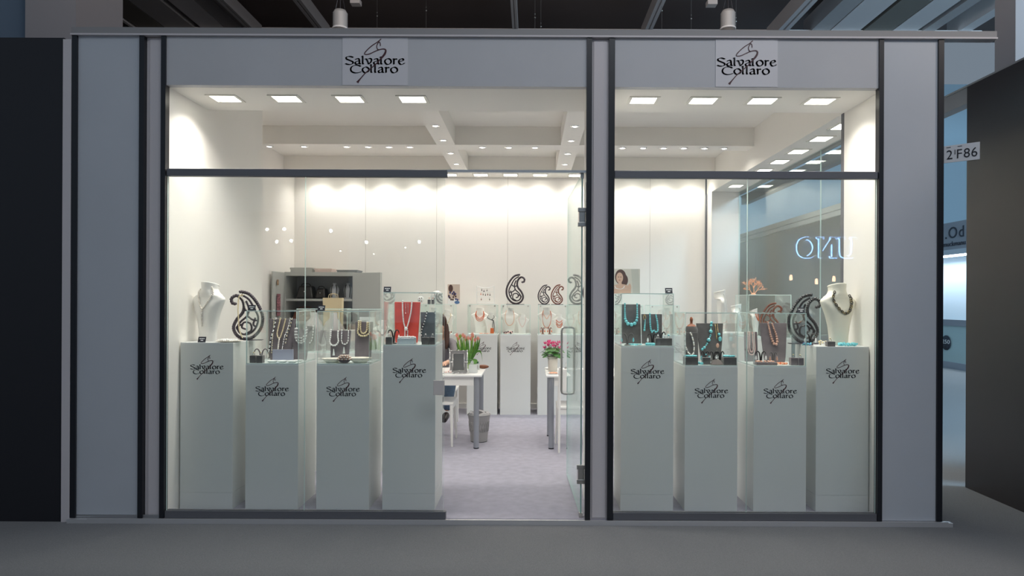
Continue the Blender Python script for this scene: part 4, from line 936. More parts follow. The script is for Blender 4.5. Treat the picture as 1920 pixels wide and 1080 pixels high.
# ---------------------------------------------------------------- inner rows
xc, y0, h = PEDS['s1']; z = h + .0085
t = thing('coral_branch', 'peach coral branch standing on the side window case', 'coral', (X_(1414, 1.4), 1.42, h + .3835))
cb = MB(); rnd = random.Random(4)
def grow(p, d, L, r, dep):
    q = p + d * L; cb.tube([p, p.lerp(q, .5) + Vector((rnd.uniform(-.1, .1), 0, rnd.uniform(-.1, .1))) * L, q], [r, r * .85, r * .7], 6)
    if dep == 0: cb.ball(q, r * .9, 6, 5); return
    for k in range(3 if dep > 1 else 2):
        a = (k - 1) * .75 + rnd.uniform(-.35, .35) if dep > 1 else rnd.uniform(-.9, .9); dd = Vector((d.x * cos(a) + d.z * sin(a), d.y + rnd.uniform(-.55, .55), -d.x * sin(a) + d.z * cos(a))).normalized()
        if dd.z < -.1: dd.z = .1
        grow(q, dd, L * rnd.uniform(.55, .8), r * .74, dep - 1)
for a in (-.7, 0, .75): grow(Vector((0, 0, .004)), Vector((sin(a), 0, cos(a))), .052, .0048, 4)
cb.build('branches', CORALP, t); MB().lathe([(.022, 0), (.022, .008), (.008, .014)], n=14).build('foot', CORALP, t)
bust((PEDS['s1'][0] - .08, 1.42, z), R(60), .24, 'small pale bust inside the side window case', 'busts inside cases')
on_bust((PEDS['s1'][0] - .08, 1.42, z), R(60), .24, [(-.03, .9), (-.04, .78), (0, .6), (.04, .78), (.03, .9)], .005, CORAL, 'coral strand on the small bust inside the side window case')
bead_pile(PEDS['s1'][0] + .07, 1.40, z, .14, .12, .05, TURQ, 'blue beads heaped inside the side window case', 40, .009, seed=41, mats=[TURQ, SILVER])
xc, y0, h = PEDS['s2']
bust((X_(1352, 2.4), 2.42, h), R(82), .43, 'tall white bust seen from the side, facing the side window', 'busts by the side window')
on_bust((X_(1352, 2.4), 2.42, h), R(82), .43, [(-.056, .92), (-.07, .80), (-.02, .55), (.02, .55), (.07, .80), (.056, .92)], .006, PEARLW, 'white strand on the tall bust facing the side window')
xc, y0, h = PEDS['s3']
bust((X_(1383, 3.15), 3.17, h), R(75), .42, 'white bust seen from the side farthest back by the side window', 'busts by the side window')
on_bust((X_(1383, 3.15), 3.17, h), R(75), .42, [(-.056, .92), (-.07, .80), (-.02, .5), (.02, .5), (.07, .80), (.056, .92)], .009, PEARLD, 'silver bead necklace on the farthest bust by the side window')
Pp = thing
paisley(PEDS['s1'][0] + .10, 1.52, z, .30, 'reddish brown paisley stand inside the side window case', PAISB, flip=1, rz=R(-30))
xc, y0, h = PEDS['m1']; z = h + .0085
WRAP = mat('clear_wrap', (.72, .70, .70), .12, spec=.8, alpha=.6)
for j, dx in enumerate((-.09, .085)):
    t = thing('wrapped_form', 'neck form wrapped in clear plastic in the second row case, ' + ('left', 'right')[j] + ' of two', 'wrapped bust', (xc + dx, 1.43, z), .3 * j, 'plastic wrapped forms')
    rr = random.Random(j); pf = [(.062, 0), (.06, .06), (.075, .13), (.088, .19), (.06, .25), (.032, .29), (.03, .34)]
    w_ = MB(); n = 20; vs = []
    for (q, zz) in pf:
        for k in range(n):
            a = 2 * pi * k / n; e = 1 + .13 * sin(7 * a + zz * 20) + rr.uniform(-.05, .05); vs.append((q * e * cos(a), q * e * sin(a) * .7, zz))
    w_.add(vs, [(i * n + k, i * n + (k + 1) % n, (i + 1) * n + (k + 1) % n, (i + 1) * n + k) for i in range(len(pf) - 1) for k in range(n)], 0, True); w_.build('wrap', WRAP, t)
    MB().lathe([(.05, 0), (.05, .1), (.065, .17), (.03, .23), (.022, .3), (0, .3)], n=16, sy=.6).build('form', mat('pink_form', (.58, .40, .38), .6), t)
xc, y0, h = PEDS['m2']; z = h + .0085
t = thing('zebra_card', 'card with grey zebra pattern in the second row case left of the red board', 'card', (xc - .05, 1.42, z + .0))
MB().box(-.07, .07, 0, .004, 0, .30).build('card_sheet', mat('card_pale', (.70, .71, .68), .5), t)
zb = MB()
for k in range(7):
    P = spline([(-.05, -.001, .26 - k * .028), (-.02, -.001, .27 - k * .028), (.01, -.001, .235 - k * .028), (.05, -.001, .25 - k * .028)], 5)
    zb.tube(P, .0045, 4, flat=.1)
zb.build('zebra_pattern', mat('zebra_grey', (.18, .18, .17), .5), t)
MB().tube([(0, .004, .2), (0, .08, .001)], .003, 5).build('rest', WHITEP, t)
bust((xc + .09, 1.40, z), .2, .26, 'small white bust beside the zebra card', 'busts inside cases')
on_bust((xc + .09, 1.40, z), .2, .26, [(-.035, .9), (-.045, .78), (0, .55), (.045, .78), (.035, .9)], .005, PEARLD, 'grey strand on the small bust beside the zebra card')
xc, y0, h = PEDS['m3']
t = thing('paper_bag', 'cream paper carrier bag standing far back left before the grey cabinet', 'bag', (X_(624, 2.4), 2.42, h))
b_ = MB(); b_.add([(-.09, -.04, 0), (.09, -.04, 0), (.09, .04, 0), (-.09, .04, 0), (-.10, -.035, .34), (.10, -.035, .34), (.10, .035, .34), (-.10, .035, .34)], [(3, 2, 1, 0), (0, 1, 5, 4), (1, 2, 6, 5), (2, 3, 7, 6), (3, 0, 4, 7)])
b_.build('bag_body', CREAM, t)
for s_ in (-1, 1): MB().tube(spline([(-.04, s_ * .036, .335), (-.035, s_ * .036, .37), (0, s_ * .036, .385), (.035, s_ * .036, .37), (.04, s_ * .036, .335)], 5), .003, 6).build('handle', CREAM, t)
# ---------------------------------------------------------------- back row cases: busts and tops
def backbust(k, dx, dy, H, lb, rz=0): 
    xc, y0, h = PEDS[k]; p = (xc + dx, y0 + dy, h + .0085); bust(p, rz, H, lb, 'white busts in the back row cases'); return p, rz, H
p, r_, H = backbust('b2', -.05, .27, .33, 'white bust with three orange rows in the back case behind the tulips')
for j, (w_, q) in enumerate(((.10, .62), (.11, .56), (.12, .50))):
    on_bust(p, r_, H, [(-.045, .9), (-w_ / 2, .76), (-w_ * .35, q + .06), (0, q), (w_ * .35, q + .06), (w_ / 2, .76), (.045, .9)], .0045, CORAL, 'orange coral row, %s of three, on the bust behind the tulips' % ('upper', 'middle', 'lower')[j], n=6, h=4)
p, r_, H = backbust('b2', .10, .20, .27, 'small white bust with a dark scarf strand in the back case behind the tulips', .1)
on_bust(p, r_, H, [(-.035, .88), (-.05, .80), (-.01, .70), (.03, .66), (.04, .5), (.045, .3), (.045, .1)], .0045, BLKB, 'black bead scarf strand on the small bust behind the tulips', n=6, h=4)
on_bust(p, r_, H, [(.035, .88), (.045, .80), (.01, .68), (.03, .62), (.02, .45), (.02, .3)], .004, BLKB, 'thin black strand on the small bust behind the tulips', n=6, h=4)
xc, y0, h = PEDS['b2']
t = MB()
for k in range(5): t.tube([(.0 + k * .008, 0, .075), (-.004 + k * .010, 0, 0.004)], .0055, 5)
tag(t.build('coral_tassel', CORAL, None, (xc + .105, y0 + .12, h + .0085)), 'orange coral tassel standing at the front of the back case behind the tulips', 'tassel')
bead_pile(xc + .02, y0 + .1, h + .0085, .14, .06, .012, CORAL, 'orange strand lying at the front of the back case behind the tulips', 26, .005, seed=50, mats=[CORAL, PINKB])
p, r_, H = backbust('b3', -.085, .27, .33, 'larger white bust with a long peach strand under the large paisley')
on_bust(p, r_, H, [(-.045, .92), (-.06, .74), (-.055, .5), (-.03, .36), (0, .32), (.03, .36), (.055, .5), (.06, .74), (.045, .92)], .0040, CORALP, 'long peach strand on the larger bust under the large paisley', n=6, h=4)
p, r_, H = backbust('b3', .085, .20, .25, 'smaller white bust with a fine pink strand under the large paisley')
on_bust(p, r_, H, [(-.036, .9), (-.045, .7), (0, .36), (.045, .7), (.036, .9)], .0036, PINKB, 'fine pink strand on the smaller bust under the large paisley', n=6, h=4)
xc, y0, h = PEDS['b3']; bead_pile(xc - .10, y0 + .08, h + .0085, .14, .05, .05, PAISD, 'dark and pink jewellery boxes heap at the front under the large paisley', 26, .010, seed=51, mats=[PAISD, PINKB], cat='jewellery')
p, r_, H = backbust('b4', -.075, .27, .34, 'larger white bust with two orange strands behind the cyclamen')
for j, (w_, q) in enumerate(((.09, .58), (.12, .22))):
    on_bust(p, r_, H, [(-.045, .9), (-w_ / 2, .74), (-w_ * .36, q + .14), (0, q), (w_ * .36, q + .14), (w_ / 2, .74), (.045, .9)], .0045, CORAL if j else CORALP, '%s orange strand on the larger bust behind the cyclamen' % ('short', 'long')[j], n=6, h=4)
p, r_, H = backbust('b4', .09, .20, .25, 'smaller white bust with an orange bib behind the cyclamen')
for j, q in enumerate((.62, .46, .34)):
    on_bust(p, r_, H, [(-.04, .72 - j * .1), (-.02, q + .03), (0, q), (.02, q + .03), (.04, .72 - j * .1)], .006, CORAL, 'orange bib row, %s, on the smaller bust behind the cyclamen' % ('upper', 'middle', 'lower')[j], n=6, h=4)
xc, y0, h = PEDS['b4']
for j, dx in enumerate((-.13, -.04)): earring_tree(xc + dx, y0 + .09, h + .0085, ('left', 'right')[j] + ' brown forked tree in the case behind the cyclamen', .085, .045, PAISB, CORAL)
p, r_, H = backbust('b1', .085, .22, .30, 'white bust with a gold pendant in the back case above the seated person')
on_bust(p, r_, H, [(-.04, .9), (-.05, .74), (0, .42), (.05, .74), (.04, .9)], .0036, GOLDM, 'fine gold strand in the back case above the seated person', n=6, h=4)
p, r_, H = backbust('b1', -.09, .25, .33, 'larger white bust in the back case above the seated person, left one')
xc, y0, h = PEDS['b1']; bead_pile(xc + .06, y0 + .08, h + .0085, .22, .05, .05, BLKB, 'dark jewellery pieces along the front of the back case above the person', 34, .010, seed=52, mats=[BLKB, PINKB, PAISB], cat='jewellery')
p, r_, H = backbust('b5', -.02, .22, .27, 'white bust with a pale strand in the back case behind the door leaf')
on_bust(p, r_, H, [(-.04, .9), (-.05, .74), (0, .4), (.05, .74), (.04, .9)], .0036, PEARL, 'pale strand in the back case behind the door leaf', n=6, h=4)
for k, lb in (('b0', 'the red board'), ('b6', 'the turquoise boards'), ('b7', 'the gap between two right cases')):
    p, r_, H = backbust(k, 0, .22, .32, 'white bust in the back case seen behind ' + lb)
    on_bust(p, r_, H, [(-.045, .9), (-.055, .74), (0, .42), (.055, .74), (.045, .9)], .005, PINKB, 'pink strand in the back case seen behind ' + lb, n=6, h=4)
# on top of the back row cases
zt = 1.04 + .3955
def bx_(x): return X_(x, 4.3)
paisley(bx_(966), 4.34, zt, .40, 'single large dark purple paisley stand on the middle back case', PAISD, flip=1)
paisley(bx_(1020), 4.30, zt, .26, 'smaller dark paisley stand, left one of the pair behind the cyclamen', PAISD, flip=1)
paisley(bx_(1045), 4.36, zt, .265, 'rust brown paisley stand, right one of the pair behind the cyclamen', PAISB, flip=1)
paisley(bx_(1110), 4.34, zt, .38, 'large dark paisley stand behind the middle pillar', PAISD, flip=1)
t = thing('earring_rack', 'white earring rack with dangling dark earrings behind the tulips', 'earring rack', (bx_(910), 4.32, zt))
RW = WHITEG
r_ = MB()
for sx in (-1, 1): r_.tube([(sx * .115, 0, .006), (sx * .115, 0, .245)], .005, 8).box(sx * .115 - .012, sx * .115 + .012, -.04, .04, 0, .006)
r_.tube([(-.115, 0, .17), (.115, 0, .17)], .004, 6).tube([(-.115, 0, .10), (.115, 0, .10)], .003, 6).tube(spline([(-.115, 0, .245), (-.05, 0, .222), (.05, 0, .222), (.115, 0, .245)], 4), .004, 6).tube([(-.115, 0, .02), (.115, 0, .02)], .004, 6)
r_.build('rack_frame', RW, t)
for k, (x, z_, m_) in enumerate(((-.05, .215, BLKB), (-.02, .20, BLKB), (-.06, .16, CORAL), (-.03, .155, PAISB), (.0, .15, BLKB), (.03, .155, PAISB), (.06, .15, BLKB), (-.055, .09, PAISB), (.055, .09, BLKB), (.02, .21, BLKB))):
    e = thing('earring', '%s drop earring on the white rack, %s row, hook %s from the left' % ('orange' if m_ is CORAL else ('brown' if m_ is PAISB else 'black'), 'top' if z_ > .18 else ('middle' if z_ > .12 else 'bottom'), ['two', 'four', 'one', 'three', 'five', 'six', 'seven', 'one', 'two', 'five'][k]), 'earring', (bx_(910) + x, 4.314, zt + z_), 0, 'earrings on the white rack')
    MB().tube([(0, 0, 0), (0, 0, -.018)], .0015, 4).ball((0, 0, -.026), .008, 7, 6, sc3=(.8, .8, 1.4)).build('drop', m_, e)
t = thing('photo_print', 'print of jewellery on a model leaning behind the seated person', 'photo print', (bx_(850), 4.34, zt))
MB().box(-.082, .082, 0, .004, 0, .265).build('print_board', mat('print_beige', (.66, .55, .47), .5), t)
pp = MB(); rnd = random.Random(9); disc(pp, -.04, .21, .030, .05, -.001, 0)
for k in range(15): disc(pp, rnd.uniform(-.065, .065), rnd.uniform(.05, .17), .012, .014, -.001 - k * .00005, k % 2)
disc(pp, .045, .025, .034, .022, -.002, 2); pp.add([(-.08, -.0006, 0), (.08, -.0006, 0), (.08, -.0006, .05), (-.08, -.0006, .09)], [(0, 1, 2, 3)], 3)
pp.build('printed_image', [HR, mat('print_blue', (.05, .06, .18), .5), mat('print_blue_badge', (.10, .20, .40), .5), WHITEG], t)
MB().tube([(0, .004, .15), (0, .08, .001)], .003, 5).build('rest', WHITEP, t)
def round_disp(x, y, r, lb):
    t = thing('earring_disc', lb, 'earring stand', (x, y, zt)); d_ = MB().lathe([(r, 0), (r, .006), (0, .006)], n=26, cap=True); d_.xform(Matrix.Translation((0, 0, r * .9 + .02)) @ Matrix.Rotation(R(90), 4, 'X')); d_.build('disc', WHITEG, t)
    MB().box(-.02, .02, -.02, .02, 0, .006).tube([(0, 0, .006), (0, .004, .05)], .004, 6).build('foot', WHITEG, t)
    for k in range(4): a = 1 + k * 1.4; MB().ball((r * .5 * cos(a), -.010, r * .9 + .02 + r * .5 * sin(a)), .007, 6, 5).build('stud', (BLKB, PAISB)[k % 2], t)
round_disp(bx_(789), 4.30, .045, 'small white round earring disc, left of two above the seated person')
round_disp(bx_(818), 4.36, .085, 'larger white round earring disc above the seated person')
for j, x in enumerate((806, 813)): ring_box(bx_(x), 4.24, zt, 'dark block, %s of two, before the white earring discs' % ('left', 'right')[j], w=.036, h=.06, gem=CORAL)
# ================================================================== FURNITURE
def table(x0, x1, y0, y1, label):
    t = thing('table', label, 'table', (x0, y0, 0)); w = x1 - x0; d = y1 - y0; H = .745
    MB().box(0, w, 0, d, H - .022, H).build('tabletop', WHITEG, t, bevel=.005)
    for q in (.03, d - .045): MB().box(.085, w - .085, q, q + .015, H - .11, H - .022).build('apron', WHITEP, t)
    for (a, b) in ((.055, .05), (w - .055, .05), (.055, d - .05), (w - .055, d - .05)):
        l = MB().lathe([(.027, .012), (.027, H - .022)], c=(a, b, 0), n=16); l.build('leg', TLEG, t)
        MB().lathe([(.028, 0), (.028, .012)], c=(a, b, 0), n=16).build('leg_foot', BLACK, t)
    return t
TY0, TY1 = 2.12, 2.86
table(-1.13, -.487, TY0, TY1, 'white table with round grey legs at the left of the doorway, waste basket beneath')
table(.158, 1.30, TY0, TY1, 'white table with round grey legs at the right of the doorway under the cyclamen')
def chair(x, y, rz, label):
    t = thing('chair', label, 'chair', (x, y, 0), rz, 'white chairs at the tables'); w = .21; d = .20; H = .45
    MB().box(-w, w, -d, d, H - .028, H).build('seat', WHITEP, t, bevel=.008)
    for (a, b, da, db) in ((-1, -1, -.015, -.01), (1, -1, .015, -.01)):
        MB().tube([(a * (w - .02) + da, b * (d - .02) + db, 0), (a * (w - .02), b * (d - .02), H - .028)], [.010, .017], 10).build('leg', WHITEP, t)
    for a in (-1, 1):
        MB().tube([(a * (w - .02), d + .03, 0), (a * (w - .02), d - .01, H - .01), (a * (w - .02), d + .01, .62), (a * (w - .025), d + .055, .84)], [.010, .017, .015, .012], 10).build('leg', WHITEP, t)
    b = MB().box(-w + .03, w - .03, d + .005, d + .02, .60, .82); b.build('backrest', WHITEP, t, bevel=.004)
    for q in (-d + .01, d - .03): MB().box(-w + .03, w - .03, q, q + .02, H - .075, H - .028).build('seat_rail', WHITEP, t)
chair(-.985, 2.45, R(90), 'white chair pushed sideways under the left table, seat and one leg showing')
chair(-1.08, 3.42, 0, 'white chair under the seated person behind the left table')
chair(.475, 2.215, R(180), 'white chair on the near side of the right table, seen through the door leaf')
# waste basket
t = thing('waste_basket', 'grey perforated waste basket with a clear liner beside the left table leg', 'waste basket', (X_(899, 2.5), 2.52, 0))
MB().lathe([(.088, .004), (.098, .11)], n=32, cap=False).lathe([(.108, .215), (.118, .275)], n=32, cap=False).lathe([(0, .004), (.088, .004)], n=32, cap=False).lathe([(.118, .275), (.123, .28), (.123, .287), (.117, .289)], n=32, cap=False).build('bucket', WICK, t)
w = MB()
for k in range(24):
    a = 2 * pi * k / 24; 
    for s_ in (-1, 1):
        P = [((.098 + .010 * q) * cos(a + s_ * q * .26), (.098 + .010 * q) * sin(a + s_ * q * .26), .11 + .105 * q) for q in (0, .25, .5, .75, 1)]
        w.tube(P, .004, 5)
w.build('lattice_band', WICK, t)
pf = []
l = MB(); n = 30; vs = []
for (q, zz) in ((.080, .02), (.100, .22), (.112, .285), (.10, .31), (.075, .30)):
    for k in range(n): a = 2 * pi * k / n; e = 1 + .04 * sin(9 * a + zz * 30); vs.append((q * e * cos(a), q * e * sin(a), zz + .008 * sin(5 * a)))
l.add(vs, [(i * n + k, i * n + (k + 1) % n, (i + 1) * n + (k + 1) % n, (i + 1) * n + k) for i in range(4) for k in range(n)], 0, True); l.build('liner', WRAP, t)
MB().lathe([(.089, 0), (.089, .006)], n=32).build('base_ring', BLACK, t)
# silver frame
TZ = .7455
t = thing('picture_frame', 'ornate silver standing frame with a dark grey picture on the left table', 'picture frame', (X_(861, 2.28), 2.25, TZ), R(2))
fr = MB(); fw, fh = .088, .235
for (a0, a1, b0, b1) in ((-fw, fw, 0, .032), (-fw, fw, fh - .032, fh), (-fw, -fw + .03, .03, fh - .03), (fw - .03, fw, .03, fh - .03)): fr.box(a0, a1, -.004, .004, b0, b1)
fr.build('frame', mat('dull_silver', (.42, .42, .42), .3, metal=.9), t)
rim = MB()
for (hw, z0, z1, r) in ((fw, .002, fh, .0045), (fw - .03, .032, fh - .032, .0045)): rim.tube([(-hw, -.005, z0), (hw, -.005, z0), (hw, -.005, z1), (-hw, -.005, z1)], r, 6, closed=True)
for (a, b) in ((0, .0), (0, fh), (-fw, fh / 2), (fw, fh / 2), (-fw, 0.004), (fw, 0.004), (-fw, fh), (fw, fh)): rim.ball((a, -.006, max(b, .009)), .008, 8, 6)
for sx in (-1, 1): rim.tube([(sx * (fw - .03), -.005, fh / 2), (sx * fw, -.005, fh / 2)], .004, 6)
rim.build('beaded_rim', SILVER, t)
MB().box(-fw + .028, fw - .028, -.002, .002, .03, fh - .03).build('picture', mat('frame_grey', (.13, .135, .135), .35), t)
MB().add([(-.03, .005, .16), (.03, .005, .16), (.035, .09, .001), (-.035, .09, .001)], [(0, 1, 2, 3)]).build('rear_strut', BLKLE, t)
# tulips
TX, TYY = X_(878, 2.55), 2.55
t = thing('vase', 'low clear glass vase holding the tulips on the left table', 'vase', (TX, TYY, TZ))
MB().lathe([(.045, .0), (.050, .01), (.042, .06), (.052, .13), (.050, .13), (.039, .06), (.045, .012), (0, .010)], n=24).build('glass_body', CASEG, t)
MB().lathe([(0, .012), (.044, .012), (.040, .06), (.045, .09), (0, .09)], n=20).build('water', glass_mat('water_clear', (.95, .99, .97), .03), t)
t = thing('tulip_bouquet', 'bunch of pinkish tulips with long green leaves in the vase on the left table', 'flowers', (TX, TYY, TZ + .0))
rnd = random.Random(3)
tips = []
for k in range(13):
    a = k * 2.4; sp = .025 + .085 * (k / 13) ** .6
    tx, ty = sp * cos(a) * 1.25, sp * sin(a) * .8; hz = .33 + rnd.uniform(-.03, .035)
    tips.append((tx, ty, hz))
for j, (tx, ty, hz) in enumerate(tips):
    P = spline([(tx * .12, ty * .12, .02), (tx * .35, ty * .35, .14), (tx * .85, ty * .85, hz * .75), (tx, ty, hz)], 5)
    MB().tube(P, .004, 6).build('stem', STEMG, t)
    fl = MB()
    for q in range(6):
        b = 2 * pi * q / 6; o = (.009 if q % 2 else .007)
        fl.add([(0, 0, 0), (cos(b - .5) * .013, sin(b - .5) * .013, .015), (cos(b - .4) * .013, sin(b - .4) * .013, .034), (cos(b) * o, sin(b) * o, .052), (cos(b + .4) * .013, sin(b + .4) * .013, .034), (cos(b + .5) * .013, sin(b + .5) * .013, .015), (cos(b) * .018, sin(b) * .018, .024)],
               [(0, 5, 6), (0, 6, 1), (1, 6, 2), (2, 6, 3), (3, 6, 4), (4, 6, 5)], 0, True)
    fl.v = [(v[0] + tx, v[1] + ty, v[2] + hz - .004) for v in fl.v]
    fl.build('flower_head', TULIP if j != 4 else STEMG, t)
def leaf(t, base, tip, bend, w, m, name='leaf', n=8, nrm=None):
    base, tip = Vector(base), Vector(tip); d = tip - base; side = d.cross(Vector((0, 1, 0)) if abs(d.y) < d.length * .8 else Vector((1, 0, 0))).normalized()
    if nrm: side = d.cross(Vector(nrm)).normalized()
    mb = MB(); vs = []
    for i in range(n + 1):
        q = i / n; c = base + d * q + Vector(bend) * (sin(pi * q)); ww = w * sin(pi * min(.97, .08 + q * .92)) ** .7
        fold = d.cross(side).normalized() * ww * .35
        vs += [c - side * ww + fold, c, c + side * ww + fold]
    fs = []
    for i in range(n): fs += [(3 * i, 3 * i + 1, 3 * i + 4, 3 * i + 3), (3 * i + 1, 3 * i + 2, 3 * i + 5, 3 * i + 4)]
    mb.add(vs, fs, 0, True); return mb.build(name, m, t)
for k in range(18):
    a = k * 2.4; q = .06 + .07 * rnd.random(); L = .18 + .14 * rnd.random()
    leaf(t, (cos(a) * .02, sin(a) * .015, .08), (cos(a) * q * 1.1, sin(a) * q * .7, L + .06), (cos(a) * .02, sin(a) * .01, .01), .013, LEAF)
leaf(t, (.03, -.01, .12), (.155, -.03, .10), (.03, 0, .10), .012, LEAF); leaf(t, (.02, -.01, .12), (.05, -.07, .02), (.05, 0, .03), .022, LEAF)
leaf(t, (-.02, -.02, .12), (-.12, -.03, .22), (-.02, 0, .04), .013, LEAF)
# table clutter, left
t = thing('acrylic_box', 'clear acrylic box beside the silver frame on the left table', 'box', (X_(888, 2.35), 2.33, TZ))
MB().box(-.045, .045, -.04, .04, 0, .004).box(-.045, .045, -.04, -.037, .004, .085).box(-.045, .045, .037, .04, .004, .085).box(-.045, -.042, -.037, .037, .004, .085).box(.042, .045, -.037, .037, .004, .085).build('acrylic_body', mat('acrylic', (.75, .78, .78), .08, alpha=.4, spec=.8), t)
MB().box(-.035, .03, -.03, .03, .004, .05).build('white_papers', WHITEG, t)
t = thing('ink_bottle', 'small bottle with a dark green cap behind the acrylic box', 'bottle', (X_(896, 2.62), 2.62, TZ))
MB().lathe([(.020, 0), (.022, .004), (.022, .05), (.010, .062), (.010, .068), (0, .068)], n=16).build('bottle_body', mat('pale_glass', (.55, .57, .55), .2), t)
MB().lathe([(.012, .0685), (.012, .09), (0, .09)], n=14).build('cap', mat('cap_green', (.02, .09, .05), .4), t)
t = thing('glasses_case', 'brown leather glasses case on the back right corner of the left table', 'case', (X_(915, 2.74) - .05, 2.74, TZ), R(-6))
MB().ball((0, 0, .022), .022, 14, 10, sc3=(2.9, 1.2, 1)).build('case_shell', LEATH, t)
t = thing('jewellery_tray', 'small dish of pinkish jewellery at the left end of the left table', 'dish', (X_(842, 2.3), 2.22, TZ))
MB().lathe([(.05, 0), (.06, .012), (.056, .012), (0, .005)], n=20).build('plate', WHITEG, t)
tag(bead_pile(X_(842, 2.3), 2.22, TZ + .008, .09, .08, .035, PINKB, 'pink and pearl beads heaped on the small dish by the silver frame', 36, .008, seed=61, mats=[PINKB, PEARLW]), None, None)
# right table: cyclamen, cloth, dish, glass ornament
CX = X_(1037, 2.5)
t = thing('potted_cyclamen', 'pink cyclamen with round leaves in a cream pot on the right table', 'potted plant', (CX, 2.50, TZ))
MB().lathe([(.042, 0), (.048, .005), (.052, .115), (.057, .16), (.052, .16), (.047, .12), (0, .12)], n=26).build('pot', mat('cream_pot', (.72, .67, .60), .5), t)
rnd = random.Random(5)
for k in range(34):
    a = k * 2.4; q = .03 + .075 * (k / 34) ** .5; hz = .16 + .09 * rnd.random() * (1.3 - q * 6)
    c = Vector((cos(a) * q * 1.1, sin(a) * q, hz)); s_ = .026 + .010 * rnd.random(); m_ = MB(); n = 12
    tilt = Vector((cos(a) * .6, sin(a) * .6, 1)).normalized(); u_ = tilt.cross(Vector((0, 0, 1))).normalized() if tilt.z < .99 else Vector((1, 0, 0)); v_ = tilt.cross(u_)
    ring = [c + (u_ * cos(b) + v_ * sin(b)) * s_ * (1 - .25 * cos(b)) for b in [2 * pi * i / n for i in range(n)]]
    m_.add([c + tilt * .004] + ring, [(0, 1 + i, 1 + (i + 1) % n) for i in range(n)], 0, True); m_.tube([(cos(a) * .01, sin(a) * .01, .12), c], .002, 4); m_.build('leaf', LEAFD, t)
for k in range(16):
    a = k * 2.4 + .5; q = .015 + .075 * (k / 16) ** .5; c = Vector((cos(a) * q * 1.15, sin(a) * q * .8, .285 + rnd.uniform(-.03, .03) - q * .25)); m_ = MB()
    for j in range(5):
        b = 2 * pi * j / 5 + k; dv = Vector((cos(b), sin(b), 0)); sv = Vector((-sin(b), cos(b), 0))
        m_.add([c, c + dv * .012 + sv * .010 + Vector((0, 0, .010)), c + dv * .020 + Vector((0, 0, .034)), c + dv * .012 - sv * .010 + Vector((0, 0, .010)), c + dv * .018 + Vector((0, 0, .018))], [(0, 1, 4), (1, 2, 4), (2, 3, 4), (3, 0, 4)], 0, True)
    m_.build('flower', CYCL, t); MB().tube([(cos(a) * .01, sin(a) * .01, .12), c], .002, 4).build('stem', mat('red_stem', (.25, .10, .06), .5), t)
t = thing('folded_cloth', 'small white folded cloth at the left corner of the right table', 'cloth', (X_(1031, 2.6), 2.68, TZ)); MB().ball((0, 0, .014), .05, 14, 8, sc3=(1.1, .8, .28)).build('cloth_folds', WHITEG, t)
dish(X_(1038, 2.25), 2.25, TZ, .07, 'flat dish of peach jewellery at the front of the right table', WHITEG, 'peach beads', CORALP, flat=.2, wave=.0, name='jewellery_dish', fill=40, fr=.0055)
t = thing('glass_stopper', 'small grey metal figure standing at the front of the right table behind the door handle', 'ornament', (X_(1062, 2.2), 2.22, TZ))
MB().lathe([(.016, 0), (.016, .004), (.004, .010), (.004, .05), (.011, .058), (.011, .07), (.004, .078), (.003, .12), (0, .122)], n=12).build('stem', STEEL, t)
MB().box(-.018, .018, -.003, .003, .058, .066).build('crossbar', STEEL, t)
# ---------------------------------------------------------------- cabinet
cx0, cx1, cy0, cy1, cz = -3.225, -2.315, 4.20, 4.62, 1.85
t = thing('storage_cabinet', 'open grey metal storage cabinet in the back left corner', 'cabinet', (cx0, cy0, 0)); w = cx1 - cx0; d = cy1 - cy0; g = .02
MB().box(0, g, 0, d, 0, cz).box(w - g, w, 0, d, 0, cz).box(g, w - g, 0, d, cz - g - .03, cz).box(g, w - g, 0, d, 0, .08).box(g, w - g, d - .01, d, .08, cz - .05, 1).build('cabinet_body', [CABM, CABI], t)
for zz in (.45, .85, 1.20, 1.50): MB().box(g, w - g, .01, d - .01, zz - .03, zz).build('shelf', CABM, t)
def cdoor(hx, ang, sgn):
    mb = MB(); W_ = .445; a, b = (0, sgn * W_); x0, x1 = min(a, b), max(a, b)
    mb.box(x0, x1, -.018, .0, .02, cz - .01).box(x0 + .03, x1 - .03, -.021, -.018, .06, cz - .06, 0); mb.xform(Matrix.Translation((hx, -.002, 0)) @ Matrix.Rotation(ang, 4, 'Z'))
    return mb.build('cabinet_door', CABM, t)
ld = cdoor(.006, R(-88), 1)
MB().tube([(.045, -.42, .95), (.060, -.42, .96), (.060, -.42, 1.08), (.045, -.42, 1.09)], .005, 6).build('door_handle', STEEL, ld)
rd = MB(); W_ = .445; rd.box(0, W_, -.018, 0, .02, cz - .01).box(W_ - .02, W_, -.030, -.018, .02, cz - .01); rd.xform(Matrix.Translation((w, -.004, 0)) @ Matrix.Rotation(R(-24), 4, 'Z')); rdo = rd.build('cabinet_door', CABM, t)
hd = MB().tube([(.30, .0, .95), (.30, .02, .96), (.30, .02, 1.08), (.30, .0, 1.09)], .005, 6); hd.xform(Matrix.Translation((w, -.004, 0)) @ Matrix.Rotation(R(-24), 4, 'Z')); hd.build('door_handle', STEEL, rdo)
